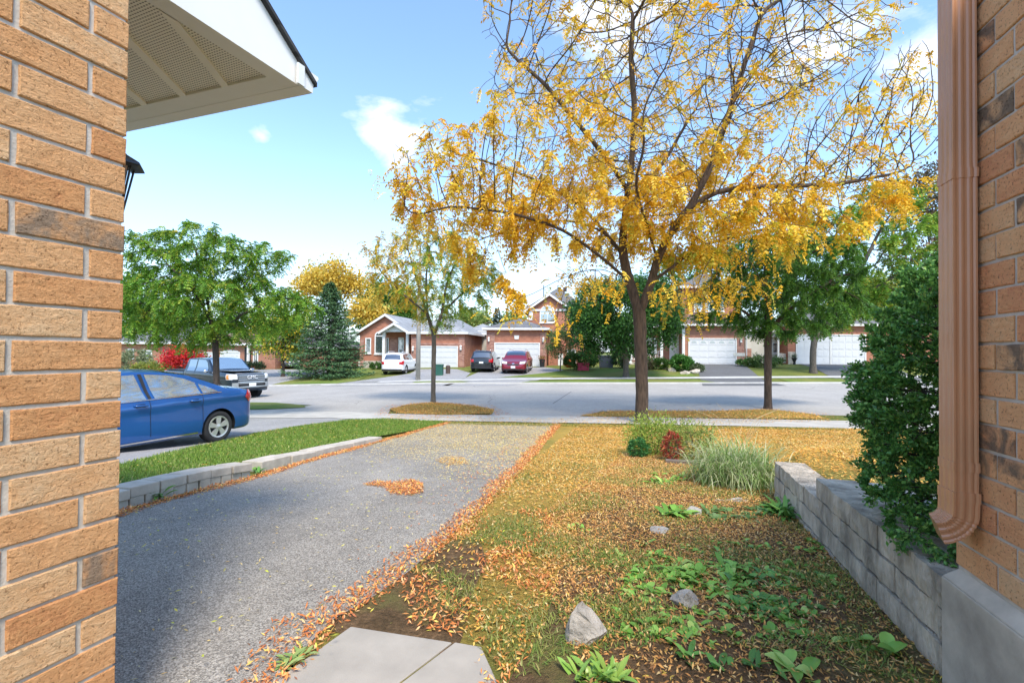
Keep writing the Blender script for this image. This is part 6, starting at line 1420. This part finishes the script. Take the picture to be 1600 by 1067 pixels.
o = thing('planter', 'small black urn planter beside the right wide garage', 'planter', GX(A(1241,572,43.6).x, 43.6)); MB().lathe([(.12,0),(.08,.2),(.2,.5),(.26,.62),(.24,.62),(.1,.5)], n=12).build('urn', 'dark', o)
P = np.array(o.location)+np.array([0,0,.75])+g3.normal(size=(200,3))*.13; U = rdir(200, g3); vs, q = leafquads(P, U, nrm(np.cross(U, rdir(200, g3))), .12, .04); npmesh('foliage', vs, q, 'leaf', o, np.repeat(palette(200, [(.05,.1,.04)], g=g3), 4, 0))
o = tag(MB().box(-.42,.42,-.3,.3,0,.50).box(-.46,.46,-.33,.33,.50,.62).lathe([(.22,-.36),(.22,-.31)], (0.02,0,.25), 'y', 14).build('toy_box', 'red_box', bev=.03), 'small magenta toy box with pale lid on the far lawn', 'toy'); o.location = G(911, 579); 
o = thing('recycling_bin', 'slate blue wheeled bin under the maple near the middle house', 'bin', GX(A(947,578,40).x, 40)); MB().add([(-.5,-.3,0),(.5,-.3,0),(.5,.3,0),(-.5,.3,0),(-.62,-.4,.95),(.62,-.4,.95),(.62,.4,.95),(-.62,.4,.95)], [(0,3,2,1),(4,5,6,7),(0,1,5,4),(1,2,6,5),(2,3,7,6),(3,0,4,7)]).build('bin_body', 'bin', o); MB().box(-.66,.66,-.44,.44,.951,1.03).build('lid', 'bin', o, bev=.02)
o = tag(MB().lathe([(.1,0),(.42,.15),(.5,.5),(.4,.9),(.12,1.1)], n=16).build('garden_ornament', 'orange_box', smooth=True), 'rounded orange garden ornament beside the small tree at the middle garage', 'ornament'); o.location = GX(A(889,572,41).x, 41)
o = thing('signpost', 'short white post near the red bush behind the blue sedan', 'post', GX(A(271,585,26).x, 26)); MB().box(-.05,.05,-.05,.05,0,1.15).build('post', 'white', o); MB().box(-.14,.14,-.08,-.055,.85,1.25).build('plate', 'white', o)
GS = [(.07,.16,.03),(.12,.24,.05),(.05,.11,.025)]
shrub('evergreen_shrub', 'round bright green shrub at the corner of the dark driveway', 1064, 580, .95, .8, .62, 4500, .16, ([(.06,.18,.03),(.10,.26,.05)],), 201, group='shrubs in front of the houses')
shrub('evergreen_shrub', 'low grey-green shrub right of the round bright shrub', 1088, 581, .6, .5, .32, 1500, .15, ([(.12,.16,.08),(.16,.2,.1)],), 202, group='shrubs in front of the houses')
for i, (px, py, rx, rz, n, lab, cl) in enumerate([(908,578,1.5,.75,4500,'broad green bush between the small tree and the toy box',GS),(922,565,1.3,1.1,4200,'taller mid green bush under the left side of the maple',[(.10,.22,.05),(.16,.3,.07)]),(970,575,.8,.85,2500,'dark bush beside the slate bin',[(.05,.1,.03),(.1,.14,.06)]),
     (1010,577,.9,.4,2200,'low flowering bush below the white porch railing',[(.14,.22,.06),(.3,.2,.14)]),(1030,577,.8,.45,2200,'low dark bush below the porch column',GS),(210,585,1.5,1.0,4000,'big grey-green bush at the far left beside the garage corner',[(.22,.26,.13),(.3,.33,.18)]),
     (237,590,1.6,.55,3000,'low yellowish bush behind the roof of the blue sedan',[(.35,.33,.06),(.2,.26,.05)]),(1010+160,573,1.0,.35,1500,'low bush beside the downspout of the porch house',GS),(395,578,1.2,.4,1800,'low dark hedge below the white porch column',[(.04,.07,.03)]),(1195,574,1.6,.5,2400,'low hedge against the cream siding',[(.08,.14,.04),(.14,.22,.06)]),(588,577,.6,.3,900,'small bush at the left end of the bungalow wall',GS)]):
    shrub('garden_bush', lab, px, py, rx, rx*.7, rz, n, .15, (cl,), 210+i, group='shrubs in front of the houses')
def boulder(label, px, py, sz, seed, mat='rock'): return rock(label, px, py, sz, seed, .8, 'boulder', mat)
for i, (px, py, sx, lab) in enumerate([(1085,583,.55,'pale boulder at the corner of the dark driveway'),(1071,584.5,.45,'pale boulder left of the driveway corner boulder'),(1050,581,.35,'small boulder left of the round bright shrub'),(1040,577,.3,'small stone in front of the porch steps')]):
    o = boulder(lab, px, py, (sx, .35, .26), 300+i, 'paver'); o['group'] = 'boulders edging the far garden'
